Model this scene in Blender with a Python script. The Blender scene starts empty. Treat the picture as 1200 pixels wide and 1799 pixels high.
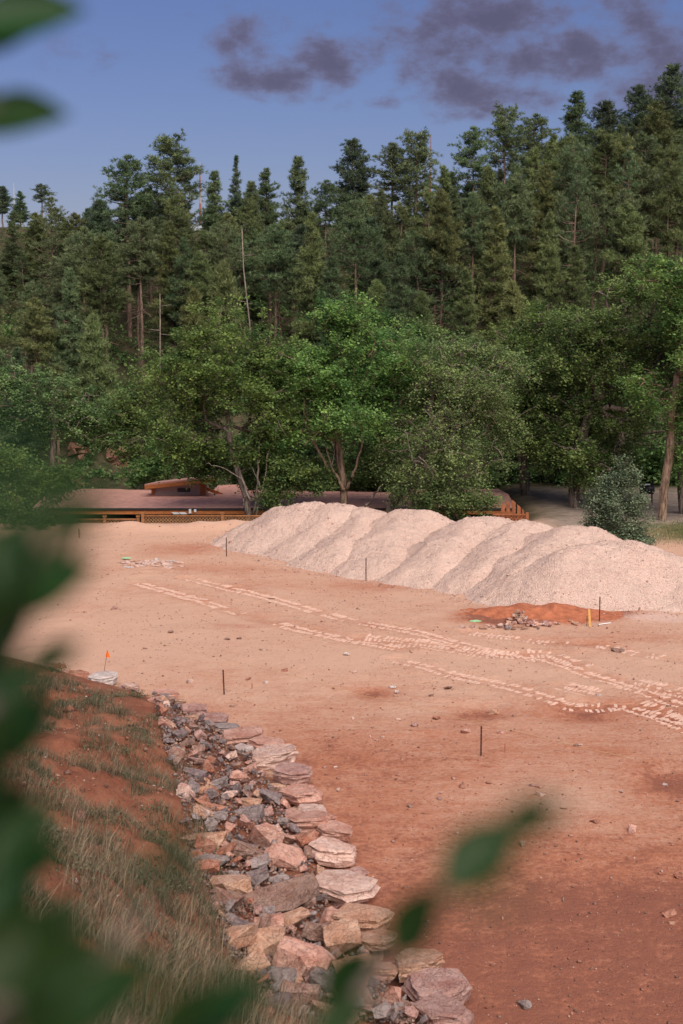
import bpy, bmesh, math, random
import numpy as np
from mathutils import Vector, Matrix, Euler

# ------------------------------------------------------------------ camera, sky, sun, exposure
scene = bpy.context.scene
COL = scene.collection
CAM_Z, PITCH, FPX = 10.0, math.radians(8.0), 2500.0      # metres above the lot, tilt down, focal length in photo pixels
cam_data = bpy.data.cameras.new('camera')
cam = bpy.data.objects.new('camera', cam_data)
COL.objects.link(cam)
cam.location = (0, 0, CAM_Z)
cam.rotation_euler = (math.pi / 2 - PITCH, 0, 0)
cam_data.sensor_fit = 'VERTICAL'
cam_data.sensor_height = 36.0
cam_data.lens = FPX / 1799 * 36.0
cam_data.clip_start = 0.05
cam_data.clip_end = 4000
cam_data.dof.use_dof = True
cam_data.dof.focus_distance = 42.0
cam_data.dof.aperture_fstop = 2.0
scene.camera = cam
scene.render.resolution_x, scene.render.resolution_y = 683, 1024

SUN_EL, SUN_AZ = math.radians(50), math.radians(158)      # azimuth clockwise from +Y (the view direction)
SUN_STRENGTH, SUN_ANGLE, SKY_STRENGTH, EXPOSURE = 4.2, 66.0, 0.046, 0.53

scene.view_settings.view_transform = 'Standard'
scene.view_settings.look = 'None'
scene.view_settings.exposure = EXPOSURE
scene.view_settings.gamma = 1.0
scene.view_settings.use_curve_mapping = False
scene.cycles.max_bounces = 6
scene.cycles.diffuse_bounces = 3
scene.cycles.glossy_bounces = 2
scene.cycles.transmission_bounces = 4
scene.cycles.transparent_max_bounces = 4
scene.cycles.caustics_reflective = False
scene.cycles.caustics_refractive = False
try:
    scene.cycles.use_denoising = True
except Exception:
    pass


def ray(px, py):
    u, v = (px - 600) / FPX, (899.5 - py) / FPX
    return np.array([u, math.cos(PITCH) + v * math.sin(PITCH), -math.sin(PITCH) + v * math.cos(PITCH)])


def at_z(px, py, z=0.0):                                   # where the sight line meets a level plane
    r = ray(px, py)
    t = (z - CAM_Z) / r[2]
    return np.array([r[0] * t, r[1] * t, z])


def at_d(px, py, d):                                       # the point of the sight line d metres ahead
    r = ray(px, py)
    t = d / r[1]
    return np.array([r[0] * t, d, CAM_Z + r[2] * t])


class NT:
    """small helper for node trees"""
    def __init__(self, tree):
        self.t = tree
        self.t.nodes.clear()

    def n(self, typ, **kw):
        nd = self.t.nodes.new(typ)
        ins = kw.pop('i', {})
        for k, v in kw.items():
            setattr(nd, k, v)
        for k, v in ins.items():
            s = nd.inputs[k]
            if isinstance(v, bpy.types.NodeSocket):
                self.t.links.new(v, s)
            else:
                s.default_value = v
        return nd

    def math(self, op, a, b=0.0, c=None, clamp=False):
        i = {0: a, 1: b}
        if c is not None:
            i[2] = c
        return self.n('ShaderNodeMath', operation=op, use_clamp=clamp, i=i).outputs[0]

    def mix(self, fac, a, b, blend='MIX'):
        nd = self.n('ShaderNodeMix', data_type='RGBA', blend_type=blend)
        for s, v in ((nd.inputs[0], fac), (nd.inputs[6], a), (nd.inputs[7], b)):
            if isinstance(v, bpy.types.NodeSocket):
                self.t.links.new(v, s)
            else:
                s.default_value = v if not isinstance(v, tuple) or len(v) == 4 else (*v, 1)
        return nd.outputs[2]

    def noise(self, vec, scale, detail=4, rough=0.55, out=0):
        i = {'Scale': scale, 'Detail': detail, 'Roughness': rough}
        if vec is not None:
            i['Vector'] = vec
        return self.n('ShaderNodeTexNoise', i=i).outputs[out]

    def ramp(self, fac, lo, hi):
        return self.n('ShaderNodeMapRange', interpolation_type='SMOOTHSTEP', i={0: fac, 1: lo, 2: hi, 3: 0.0, 4: 1.0}).outputs[0]

    def link(self, a, b):
        self.t.links.new(a, b)


world = bpy.data.worlds.new('World')
scene.world = world
world.use_nodes = True
W = NT(world.node_tree)
sky = W.n('ShaderNodeTexSky', sky_type='NISHITA', sun_disc=False, sun_elevation=SUN_EL, sun_rotation=SUN_AZ,
          altitude=1500, air_density=1.6, dust_density=0.25, ozone_density=3.0)
sky_col = W.mix(1.0, sky.outputs[0], (0.655, 0.66, 1.05, 1), 'MULTIPLY')
geo = W.n('ShaderNodeTexCoord').outputs['Generated']
cl_map = W.n('ShaderNodeMapping', i={'Vector': geo, 'Scale': (1.0, 1.0, 1.7)}).outputs[0]
cl_noise = W.noise(cl_map, 17.0, 7, 0.6)
cl_fine = W.noise(cl_map, 40.0, 7, 0.68)
cl_low = W.noise(cl_map, 5.0, 3, 0.5)
lump = None
for (px, py, rx, ry) in [(425, 62, 70, 56), (495, 140, 70, 30), (582, 105, 62, 52), (655, 82, 74, 44), (870, 30, 140, 66), (800, 152, 116, 48),
                         (950, 120, 150, 50), (1040, 82, 86, 50), (1145, 72, 100, 66), (662, 182, 60, 16), (770, 95, 80, 44), (1120, 160, 90, 28), (720, 130, 50, 40),
                         (180, 95, 70, 30), (930, 165, 90, 24)]:
    c = Vector(ray(px, py)).normalized()
    sub = W.n('ShaderNodeVectorMath', operation='SUBTRACT', i={0: geo, 1: c}).outputs[0]
    sc = W.n('ShaderNodeVectorMath', operation='MULTIPLY', i={0: sub, 1: (FPX / rx, FPX / rx, FPX / ry)}).outputs[0]
    ln = W.n('ShaderNodeVectorMath', operation='LENGTH', i={0: sc}).outputs[1]
    v = W.math('SUBTRACT', 1.0, W.math('MULTIPLY', ln, 0.52), clamp=True)
    if (px, py) == (180, 95):
        v = W.math('MULTIPLY', v, 0.45)
    lump = v if lump is None else W.math('MAXIMUM', lump, v)
scattered = W.math('MULTIPLY', W.ramp(cl_low, 0.52, 0.72), 0.55)
lump = W.math('MAXIMUM', lump, W.math('MULTIPLY', scattered, 0.55))
dens = W.math('ADD', lump, W.math('MULTIPLY', W.math('SUBTRACT', cl_noise, 0.5), 2.7))
dens = W.math('ADD', dens, W.math('MULTIPLY', W.math('SUBTRACT', cl_fine, 0.5), 0.9))
cl_fac = W.math('MULTIPLY', W.ramp(dens, 0.22, 1.0), 0.84)
cl_fac = W.math('MULTIPLY', cl_fac, W.ramp(lump, 0.02, 0.35))
cl_shade = W.mix(W.ramp(dens, 0.5, 1.25), (2.5, 2.2, 3.5, 1), (1.55, 1.33, 2.15, 1))
sky_col = W.mix(cl_fac, sky_col, cl_shade)
bg = W.n('ShaderNodeBackground', i={'Color': sky_col, 'Strength': SKY_STRENGTH})
W.link(bg.outputs[0], W.n('ShaderNodeOutputWorld').inputs[0])

sun_data = bpy.data.lights.new('sun', 'SUN')
sun_data.energy = SUN_STRENGTH
sun_data.angle = math.radians(SUN_ANGLE)
sun_data.color = (1.0, 0.89, 0.78)
sun = bpy.data.objects.new('sun', sun_data)
COL.objects.link(sun)
sun_dir = Vector((math.sin(SUN_AZ) * math.cos(SUN_EL), math.cos(SUN_AZ) * math.cos(SUN_EL), math.sin(SUN_EL)))
sun.rotation_euler = sun_dir.to_track_quat('Z', 'Y').to_euler()
sun.location = (30, -30, 40)

# ------------------------------------------------------------------ helpers
RNG = np.random.default_rng(7)
random.seed(7)


def tag(o, label=None, cat=None, group=None, kind=None):
    for k, v in (('label', label), ('category', cat), ('group', group), ('kind', kind)):
        if v:
            o[k] = v
    return o


def mesh_np(name, verts, faces, mat=None, smooth=False, tint=None, mats=None):
    """mesh data from numpy arrays; faces (n,3) or (n,4) or list of such arrays"""
    me = bpy.data.meshes.new(name)
    verts = np.asarray(verts, dtype=np.float32).reshape(-1, 3)
    if not isinstance(faces, list):
        faces = [faces]
    faces = [np.asarray(f, dtype=np.int32) for f in faces if len(f)]
    loops = np.concatenate([f.ravel() for f in faces])
    sizes = np.concatenate([np.full(len(f), f.shape[1], dtype=np.int32) for f in faces])
    starts = np.concatenate([[0], np.cumsum(sizes)[:-1]]).astype(np.int32)
    me.vertices.add(len(verts))
    me.vertices.foreach_set('co', verts.ravel())
    me.loops.add(len(loops))
    me.loops.foreach_set('vertex_index', loops)
    me.polygons.add(len(sizes))
    me.polygons.foreach_set('loop_start', starts)
    me.polygons.foreach_set('loop_total', sizes)
    if smooth:
        me.polygons.foreach_set('use_smooth', np.ones(len(sizes), dtype=bool))
    me.update(calc_edges=True)
    if tint is not None:
        tint = np.asarray(tint, dtype=np.float32)
        if tint.ndim == 1:
            tint = np.stack([tint, tint, tint], 1)
        a = me.attributes.new('tint', 'FLOAT_COLOR', 'POINT')
        a.data.foreach_set('color', np.concatenate([tint, np.ones((len(tint), 1), np.float32)], 1).ravel())
    if mat:
        me.materials.append(mat)
    return me


def link(name, me, parent=None, loc=None, rot=None, scale=None):
    o = bpy.data.objects.new(name, me)
    COL.objects.link(o)
    if parent:
        o.parent = parent
    if loc is not None:
        o.location = [float(q) for q in loc]
    if rot is not None:
        o.rotation_euler = rot
    if scale is not None:
        o.scale = scale
    return o


def empty(name, loc=(0, 0, 0), rz=0.0):
    o = bpy.data.objects.new(name, None)
    COL.objects.link(o)
    o.location = [float(q) for q in loc]
    o.rotation_euler = (0, 0, rz)
    return o


class MB:
    """collects boxes, tubes and prisms; build() links them as one mesh object"""
    def __init__(self):
        self.v, self.f, self.n = [], [], 0

    def add(self, verts, faces):
        self.v.extend([tuple(map(float, q)) for q in verts])
        self.f.extend([tuple(int(i) + self.n for i in fc) for fc in faces])
        self.n += len(verts)
        return self

    def box(self, c, s, M=None):
        vs = [Vector((sx * s[0] / 2, sy * s[1] / 2, sz * s[2] / 2)) for sx in (-1, 1) for sy in (-1, 1) for sz in (-1, 1)]
        if M is not None:
            vs = [M @ q for q in vs]
        vs = [q + Vector(c) for q in vs]
        return self.add(vs, [(0, 1, 3, 2), (4, 6, 7, 5), (0, 4, 5, 1), (2, 3, 7, 6), (0, 2, 6, 4), (1, 5, 7, 3)])

    def slab(self, quad, thick):                     # four corners extruded straight down
        q = [Vector(p) for p in quad]
        lo = [p - Vector((0, 0, thick)) for p in q]
        return self.add(q + lo, [(0, 1, 2, 3), (7, 6, 5, 4), (0, 4, 5, 1), (1, 5, 6, 2), (2, 6, 7, 3), (3, 7, 4, 0)])

    def prism(self, pts, ext):                       # polygon extruded along a vector
        n = len(pts)
        a = [Vector(p) for p in pts]
        b = [p + Vector(ext) for p in a]
        fs = [tuple(range(n)), tuple(range(2 * n - 1, n - 1, -1))]
        fs += [(i, i + n, (i + 1) % n + n, (i + 1) % n) for i in range(n)]
        return self.add(a + b, fs)

    def tube(self, pts, radii, n=6, cap=True):
        vs, fs = tube_geo(pts, radii, n)
        k = len(pts)
        fl = [tuple(r) for r in fs]
        if cap:
            fl.append(tuple(range(n))[::-1])
            fl.append(tuple(range((k - 1) * n, k * n)))
        return self.add(vs, fl)

    def mesh(self, name, mat=None, smooth=False):
        me = bpy.data.meshes.new(name)
        me.from_pydata(self.v, [], self.f)
        if mat:
            me.materials.append(mat)
        if smooth:
            for p in me.polygons:
                p.use_smooth = True
        bm = bmesh.new()
        bm.from_mesh(me)
        bmesh.ops.recalc_face_normals(bm, faces=bm.faces)
        bm.to_mesh(me)
        bm.free()
        return me

    def build(self, name, mat, parent=None, smooth=False, loc=None):
        return link(name, self.mesh(name, mat, smooth), parent, loc)


def tube_geo(pts, radii, n=6):
    pts = np.asarray(pts, float)
    k = len(pts)
    d = np.gradient(pts, axis=0)
    d /= np.linalg.norm(d, axis=1, keepdims=True) + 1e-9
    ref = np.where(np.abs(d[:, 2:3]) > 0.9, np.array([[1.0, 0, 0]]), np.array([[0, 0, 1.0]]))
    a = np.cross(d, ref)
    a /= np.linalg.norm(a, axis=1, keepdims=True) + 1e-9
    b = np.cross(d, a)
    th = np.arange(n) * 2 * math.pi / n
    r = np.asarray(radii, float)[:, None, None]
    v = pts[:, None, :] + r * (np.cos(th)[None, :, None] * a[:, None, :] + np.sin(th)[None, :, None] * b[:, None, :])
    i = np.arange(k - 1)[:, None] * n
    j = np.arange(n)[None, :]
    j2 = (j + 1) % n
    f = np.stack([i + j, i + j2, i + n + j2, i + n + j], -1).reshape(-1, 4)
    return v.reshape(-1, 3), f


def fbm(x, y, scale, seed, octaves=4, gain=0.5):
    """value noise, roughly -1..1"""
    out = np.zeros_like(x, dtype=float)
    amp, tot = 1.0, 0.0
    for o in range(octaves):
        r = np.random.default_rng(seed * 31 + o)
        L = r.uniform(-1, 1, (256, 256))
        u, v = x / scale * 2 ** o + 37.3 * o, y / scale * 2 ** o + 11.7 * o
        iu, iv = np.floor(u).astype(int), np.floor(v).astype(int)
        fu, fv = u - iu, v - iv
        fu, fv = fu * fu * (3 - 2 * fu), fv * fv * (3 - 2 * fv)
        g = lambda a, b: L[a % 256, b % 256]
        out += amp * ((g(iu, iv) * (1 - fu) + g(iu + 1, iv) * fu) * (1 - fv) + (g(iu, iv + 1) * (1 - fu) + g(iu + 1, iv + 1) * fu) * fv)
        tot += amp
        amp *= gain
    return out / tot


def sstep(x, a, b):
    t = np.clip((x - a) / (b - a), 0, 1)
    return t * t * (3 - 2 * t)


ORD = ['first', 'second', 'third', 'fourth', 'fifth', 'sixth', 'seventh', 'eighth', 'ninth', 'tenth', 'eleventh', 'twelfth', 'thirteenth',
       'fourteenth', 'fifteenth', 'sixteenth', 'seventeenth', 'eighteenth', 'nineteenth', 'twentieth', 'twenty-first', 'twenty-second',
       'twenty-third', 'twenty-fourth', 'twenty-fifth', 'twenty-sixth', 'twenty-seventh', 'twenty-eighth', 'twenty-ninth', 'thirtieth',
       'thirty-first', 'thirty-second', 'thirty-third', 'thirty-fourth', 'thirty-fifth', 'thirty-sixth', 'thirty-seventh', 'thirty-eighth', 'thirty-ninth', 'fortieth', 'forty-first', 'forty-second', 'forty-third', 'forty-fourth', 'forty-fifth']


# ------------------------------------------------------------------ materials
def new_mat(name):
    m = bpy.data.materials.new(name)
    m.use_nodes = True
    return m, NT(m.node_tree)


def finish(N, col, rough=0.9, bump=None, bstr=0.5, bdist=0.05, spec=0.2):
    p = N.n('ShaderNodeBsdfPrincipled', i={'Roughness': rough, 'Specular IOR Level': spec})
    if isinstance(col, bpy.types.NodeSocket):
        N.link(col, p.inputs['Base Color'])
    else:
        p.inputs['Base Color'].default_value = (*col, 1)
    if bump is not None:
        b = N.n('ShaderNodeBump', i={'Strength': bstr, 'Distance': bdist, 'Height': bump})
        N.link(b.outputs[0], p.inputs['Normal'])
    N.link(p.outputs[0], N.n('ShaderNodeOutputMaterial').inputs[0])
    return p


def simple(name, col, rough=0.8, var=0.25, scale=6.0, spec=0.25, bstr=0.3, stretch=(1, 1, 1), metal=0.0):
    m, N = new_mat(name)
    oc = N.n('ShaderNodeTexCoord').outputs['Object']
    mp = N.n('ShaderNodeMapping', i={'Vector': oc, 'Scale': stretch}).outputs[0]
    nz = N.noise(mp, scale, 5, 0.6)
    nz2 = N.noise(mp, scale * 6, 3, 0.6)
    f = N.math('ADD', N.math('MULTIPLY', nz, 0.7), N.math('MULTIPLY', nz2, 0.3))
    dark = tuple(c * (1 - var) for c in col)
    light = tuple(min(1, c * (1 + var)) for c in col)
    p = finish(N, N.mix(N.ramp(f, 0.3, 0.7), (*dark, 1), (*light, 1)), rough, f, bstr, 0.02, spec)
    p.inputs['Metallic'].default_value = metal
    return m


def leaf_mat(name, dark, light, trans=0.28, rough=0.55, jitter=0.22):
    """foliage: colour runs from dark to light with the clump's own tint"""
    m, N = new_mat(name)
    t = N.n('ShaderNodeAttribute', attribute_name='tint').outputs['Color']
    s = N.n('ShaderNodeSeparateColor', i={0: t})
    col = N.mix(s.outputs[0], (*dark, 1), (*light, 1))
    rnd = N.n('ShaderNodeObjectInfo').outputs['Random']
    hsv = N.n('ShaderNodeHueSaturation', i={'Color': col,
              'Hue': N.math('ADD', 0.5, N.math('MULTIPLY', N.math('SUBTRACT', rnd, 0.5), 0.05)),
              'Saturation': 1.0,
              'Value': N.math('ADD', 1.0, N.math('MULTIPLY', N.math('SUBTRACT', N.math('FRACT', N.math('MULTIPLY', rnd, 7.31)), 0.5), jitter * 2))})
    p = N.n('ShaderNodeBsdfPrincipled', i={'Base Color': hsv.outputs[0], 'Roughness': rough, 'Specular IOR Level': 0.25})
    tr = N.n('ShaderNodeBsdfTranslucent', i={'Color': hsv.outputs[0]})
    mx = N.n('ShaderNodeMixShader', i={0: trans, 1: p.outputs[0], 2: tr.outputs[0]})
    N.link(mx.outputs[0], N.n('ShaderNodeOutputMaterial').inputs[0])
    return m


def terrain_mat():
    m, N = new_mat('earth')
    pos = N.n('ShaderNodeNewGeometry').outputs['Position']
    soil = N.n('ShaderNodeSeparateColor', i={0: N.n('ShaderNodeAttribute', attribute_name='soil').outputs['Color']})
    wood = N.n('ShaderNodeSeparateColor', i={0: N.n('ShaderNodeAttribute', attribute_name='wood').outputs['Color']})
    red, pale, bank = soil.outputs
    forest, grass, drive = wood.outputs
    n1 = N.noise(pos, 0.35, 6, 0.62)
    n2 = N.noise(pos, 1.7, 6, 0.65)
    n3 = N.noise(pos, 9.0, 5, 0.65)
    n4 = N.noise(pos, 45.0, 3, 0.6)
    # graded lot: pale compacted skin over redder soil
    fr = N.math('ADD', red, N.math('MULTIPLY', N.math('SUBTRACT', n1, 0.5), 0.85))
    fr = N.math('ADD', fr, N.math('MULTIPLY', N.math('SUBTRACT', n2, 0.5), 0.55))
    fr = N.math('ADD', fr, N.math('MULTIPLY', N.math('SUBTRACT', n3, 0.5), 0.85))
    streak = N.noise(N.n('ShaderNodeMapping', i={'Vector': pos, 'Scale': (0.5, 2.6, 1.0), 'Rotation': (0, 0, 0.22)}).outputs[0], 1.5, 6, 0.7)
    fr = N.math('ADD', fr, N.math('MULTIPLY', N.math('SUBTRACT', streak, 0.5), 0.58))
    fr = N.ramp(fr, 0.06, 0.94)
    lot = N.mix(fr, (0.53, 0.328, 0.232, 1), (0.38, 0.148, 0.084, 1))
    lot = N.mix(N.ramp(N.math('ADD', red, N.math('ADD', N.math('MULTIPLY', N.math('SUBTRACT', n2, 0.5), 0.9), N.math('MULTIPLY', N.math('SUBTRACT', n3, 0.5), 0.9))), 0.66, 1.05), lot, N.mix(n3, (0.20, 0.074, 0.048, 1), (0.27, 0.108, 0.070, 1)))  # darkest near soil: red earth with lens vignette darkening painted in
    lot = N.mix(N.math('MULTIPLY', N.ramp(N.math('ADD', pale, N.math('MULTIPLY', N.math('SUBTRACT', n2, 0.5), 0.8)), 0.3, 0.9), 0.85), lot, (0.60, 0.43, 0.36, 1))
    speck = N.ramp(n4, 0.60, 0.74)
    lot = N.mix(N.math('MULTIPLY', speck, 0.30), lot, (0.62, 0.44, 0.36, 1))
    dspk = N.ramp(N.noise(pos, 23.0, 3, 0.6), 0.60, 0.75)
    lot = N.mix(N.math('MULTIPLY', dspk, 0.35), lot, (0.22, 0.09, 0.06, 1))
    bcol = N.mix(N.ramp(n2, 0.3, 0.7), (0.165, 0.058, 0.034, 1), (0.265, 0.110, 0.064, 1))
    bcol = N.mix(N.math('MULTIPLY', N.ramp(n3, 0.5, 0.8), 0.6), bcol, (0.12, 0.055, 0.04, 1))
    bcol = N.mix(N.math('MULTIPLY', N.ramp(n4, 0.62, 0.75), 0.4), bcol, (0.5, 0.36, 0.3, 1))
    col = N.mix(bank, lot, bcol)
    dcol = N.mix(N.ramp(n2, 0.3, 0.7), (0.20, 0.155, 0.125, 1), (0.33, 0.26, 0.215, 1))
    col = N.mix(drive, col, dcol)
    gcol = N.mix(N.ramp(n2, 0.35, 0.7), (0.055, 0.085, 0.025, 1), (0.22, 0.19, 0.07, 1))
    col = N.mix(grass, col, gcol)
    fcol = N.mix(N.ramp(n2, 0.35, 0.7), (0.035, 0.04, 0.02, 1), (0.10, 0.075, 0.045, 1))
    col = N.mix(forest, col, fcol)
    h = N.math('ADD', N.math('MULTIPLY', n3, 0.6), N.math('MULTIPLY', n4, 0.4))
    h = N.math('ADD', h, N.math('MULTIPLY', n2, 0.9))
    finish(N, col, 0.95, h, 0.8, 0.085, 0.10)
    return m


def rock_mat(name, attr):
    m, N = new_mat(name)
    tc = N.n('ShaderNodeTexCoord').outputs['Object']
    oi = N.n('ShaderNodeObjectInfo')
    base = oi.outputs['Color'] if attr is None else N.n('ShaderNodeAttribute', attribute_name=attr).outputs['Color']
    off = N.n('ShaderNodeVectorMath', operation='ADD', i={0: tc, 1: N.n('ShaderNodeCombineXYZ', i={0: N.math('MULTIPLY', oi.outputs['Random'], 40.0)}).outputs[0]}).outputs[0]
    a = N.noise(off, 2.2, 6, 0.65)
    b = N.noise(off, 13.0, 5, 0.7)
    st = N.noise(N.n('ShaderNodeMapping', i={'Vector': off, 'Scale': (0.5, 0.5, 3.0)}).outputs[0], 1.8, 3, 0.5)
    dk = N.mix(1.0, base, (0.80, 0.70, 0.66, 1), 'MULTIPLY')
    lt = N.mix(0.22, base, (0.72, 0.57, 0.48, 1))
    col = N.mix(N.ramp(a, 0.30, 0.66), dk, lt)
    col = N.mix(N.math('MULTIPLY', N.ramp(b, 0.52, 0.72), 0.55), col, base)
    col = N.mix(N.math('MULTIPLY', N.ramp(st, 0.54, 0.70), 0.22), col, N.mix(1.0, base, (0.62, 0.36, 0.28, 1), 'MULTIPLY'))
    wp = N.n('ShaderNodeNewGeometry').outputs['Position']
    w1, w2 = N.noise(wp, 9.0, 7, 0.7), N.noise(wp, 34.0, 4, 0.7)
    chip = N.n('ShaderNodeTexVoronoi', feature='DISTANCE_TO_EDGE', i={'Vector': N.n('ShaderNodeVectorMath', operation='ADD', i={0: wp, 1: N.noise(wp, 3.0, 3, 0.6, 1)}).outputs[0], 'Scale': 4.5}).outputs['Distance']
    crack = N.math('SUBTRACT', 1.0, N.ramp(chip, 0.0, 0.035))
    col = N.mix(N.math('MULTIPLY', N.ramp(w1, 0.50, 0.68), 0.32), col, N.mix(1.0, base, (0.60, 0.50, 0.47, 1), 'MULTIPLY'))
    col = N.mix(N.math('MULTIPLY', N.ramp(w2, 0.56, 0.72), 0.40), col, N.mix(0.5, base, (0.70, 0.58, 0.52, 1)))
    col = N.mix(N.math('MULTIPLY', crack, 0.35), col, N.mix(1.0, base, (0.35, 0.28, 0.26, 1), 'MULTIPLY'))
    nz = N.n('ShaderNodeSeparateXYZ', i={0: N.n('ShaderNodeNewGeometry').outputs['Normal']}).outputs[2]
    dust = N.math('MULTIPLY', N.ramp(nz, 0.55, 0.95), N.ramp(w1, 0.42, 0.62))
    col = N.mix(N.math('MULTIPLY', dust, 0.22), col, (0.40, 0.20, 0.14, 1))
    h = N.math('ADD', N.math('ADD', N.math('MULTIPLY', w1, 1.0), N.math('MULTIPLY', w2, 0.4)), N.math('MULTIPLY', st, 0.3))
    h = N.math('SUBTRACT', h, N.math('MULTIPLY', crack, 0.25))
    finish(N, col, 0.9, h, 1.0, 0.07, 0.15)
    return m


def gravel_mat():
    m, N = new_mat('crushed_stone')
    pos = N.n('ShaderNodeNewGeometry').outputs['Position']
    vo = N.n('ShaderNodeTexVoronoi', i={'Vector': pos, 'Scale': 24.0})
    vo2 = N.n('ShaderNodeTexVoronoi', i={'Vector': pos, 'Scale': 34.0})
    cell = N.n('ShaderNodeSeparateColor', i={0: vo.outputs['Color']}).outputs[0]
    cell2 = N.n('ShaderNodeSeparateColor', i={0: vo2.outputs['Color']}).outputs[1]
    big = N.noise(pos, 0.8, 5, 0.6)
    c = N.mix(cell, (0.49, 0.33, 0.262, 1), (0.69, 0.51, 0.415, 1))
    c = N.mix(N.math('MULTIPLY', cell2, 0.5), c, (0.60, 0.43, 0.36, 1))
    c = N.mix(N.math('MULTIPLY', N.ramp(big, 0.42, 0.70), 0.6), c, (0.68, 0.50, 0.41, 1))
    big2 = N.noise(pos, 2.6, 5, 0.65)
    c = N.mix(N.math('MULTIPLY', N.ramp(big2, 0.52, 0.70), 0.5), c, (0.46, 0.31, 0.27, 1))
    h = N.math('SUBTRACT', 1.0, N.math('ADD', N.math('MULTIPLY', vo.outputs['Distance'], 0.8), N.math('MULTIPLY', vo2.outputs['Distance'], 0.35)))
    finish(N, c, 0.92, h, 0.9, 0.07, 0.15)
    return m


def vcol_mat(name, rough=0.8, trans=0.0):
    m, N = new_mat(name)
    c = N.n('ShaderNodeAttribute', attribute_name='tint').outputs['Color']
    p = N.n('ShaderNodeBsdfPrincipled', i={'Base Color': c, 'Roughness': rough, 'Specular IOR Level': 0.2})
    if trans:
        t = N.n('ShaderNodeBsdfTranslucent', i={'Color': c})
        mx = N.n('ShaderNodeMixShader', i={0: trans, 1: p.outputs[0], 2: t.outputs[0]})
        N.link(mx.outputs[0], N.n('ShaderNodeOutputMaterial').inputs[0])
    else:
        N.link(p.outputs[0], N.n('ShaderNodeOutputMaterial').inputs[0])
    return m


def bark_mat(name, dark, light, sc=3.0):
    m, N = new_mat(name)
    oc = N.n('ShaderNodeTexCoord').outputs['Object']
    mp = N.n('ShaderNodeMapping', i={'Vector': oc, 'Scale': (sc, sc, sc * 0.22)}).outputs[0]
    a = N.noise(mp, 3.0, 6, 0.65)
    finish(N, N.mix(N.ramp(a, 0.35, 0.65), (*dark, 1), (*light, 1)), 0.95, a, 1.0, 0.06, 0.1)
    return m


M = {}
M['earth'] = terrain_mat()
M['rock'] = rock_mat('sandstone', None)
M['rubble'] = rock_mat('broken_stone', 'tint')
M['gravel'] = gravel_mat()
M['grass'] = vcol_mat('grass_blades', 0.75, 0.25)
M['pine_bark'] = bark_mat('pine_bark', (0.085, 0.058, 0.047), (0.27, 0.185, 0.14))
M['grey_bark'] = bark_mat('grey_bark', (0.06, 0.047, 0.038), (0.23, 0.18, 0.145))
M['pale_bark'] = bark_mat('pale_bark', (0.09, 0.06, 0.045), (0.32, 0.22, 0.15))
M['dead_wood'] = bark_mat('dead_wood', (0.16, 0.13, 0.11), (0.38, 0.31, 0.26))
M['needles'] = leaf_mat('pine_needles', (0.076, 0.114, 0.056), (0.200, 0.258, 0.116), 0.28)
M['needles_olive'] = leaf_mat('olive_needles', (0.090, 0.118, 0.046), (0.236, 0.272, 0.104), 0.28)
M['needles_dark'] = leaf_mat('dark_needles', (0.050, 0.080, 0.050), (0.145, 0.195, 0.105), 0.22)
M['leaves'] = leaf_mat('elm_leaves', (0.060, 0.122, 0.036), (0.290, 0.400, 0.110), 0.44)
M['leaves_grey'] = leaf_mat('grey_green_leaves', (0.062, 0.118, 0.044), (0.235, 0.330, 0.120), 0.4)
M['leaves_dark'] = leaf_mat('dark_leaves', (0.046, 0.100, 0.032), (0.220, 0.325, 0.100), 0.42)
M['leaves_sage'] = leaf_mat('sage_leaves', (0.070, 0.110, 0.062), (0.175, 0.235, 0.140), 0.2)
M['leaves_weed'] = leaf_mat('weed_leaves', (0.060, 0.072, 0.036), (0.170, 0.165, 0.095), 0.2)
M['near_leaf'] = leaf_mat('broad_leaf', (0.010, 0.030, 0.005), (0.018, 0.052, 0.007), 0.14, 0.45, 0.15)
M['roof'] = simple('mauve_shingles', (0.50, 0.262, 0.21), 0.9, 0.2, 3.0)
M['wood_orange'] = simple('stained_wood', (0.42, 0.145, 0.045), 0.6, 0.3, 5.0, stretch=(1, 6, 6))
M['wood_screen'] = simple('dark_stained_wood', (0.24, 0.085, 0.036), 0.6, 0.35, 5.0)
M['wood_fence'] = simple('fence_wood', (0.24, 0.11, 0.045), 0.75, 0.3, 5.0)
M['wood_lattice'] = simple('lattice_wood', (0.22, 0.12, 0.055), 0.75, 0.3, 5.0)
M['stucco'] = simple('grey_stucco', (0.48, 0.38, 0.32), 0.9, 0.12, 8.0)
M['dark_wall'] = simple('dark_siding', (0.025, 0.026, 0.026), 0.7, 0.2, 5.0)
M['gutter'] = simple('dark_gutter', (0.03, 0.03, 0.032), 0.5, 0.1, 8.0)
M['glass'] = simple('window_glass', (0.02, 0.025, 0.03), 0.08, 0.1, 2.0, spec=0.7, bstr=0.02)
M['white'] = simple('white_paint', (0.72, 0.72, 0.70), 0.6, 0.08, 4.0)
M['rebar'] = simple('rusty_steel', (0.07, 0.035, 0.025), 0.7, 0.4, 20.0)
M['lath'] = simple('pine_lath', (0.62, 0.36, 0.12), 0.7, 0.2, 10.0)
M['flag'] = simple('orange_vinyl', (0.85, 0.16, 0.02), 0.5, 0.05, 4.0)
M['string'] = simple('yellow_twine', (0.50, 0.38, 0.18), 0.8, 0.1, 10.0)
M['spray'] = simple('green_spray_paint', (0.30, 0.56, 0.30), 0.8, 0.2, 10.0)
M['print'] = simple('dried_dirt', (0.54, 0.36, 0.28), 0.95, 0.16, 9.0, 0.1, 0.6)
M['redclod'] = simple('red_clay', (0.34, 0.118, 0.062), 0.95, 0.3, 5.0, 0.1, 0.8)
M['black_steel'] = simple('black_steel', (0.012, 0.012, 0.013), 0.45, 0.2, 6.0)
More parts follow.
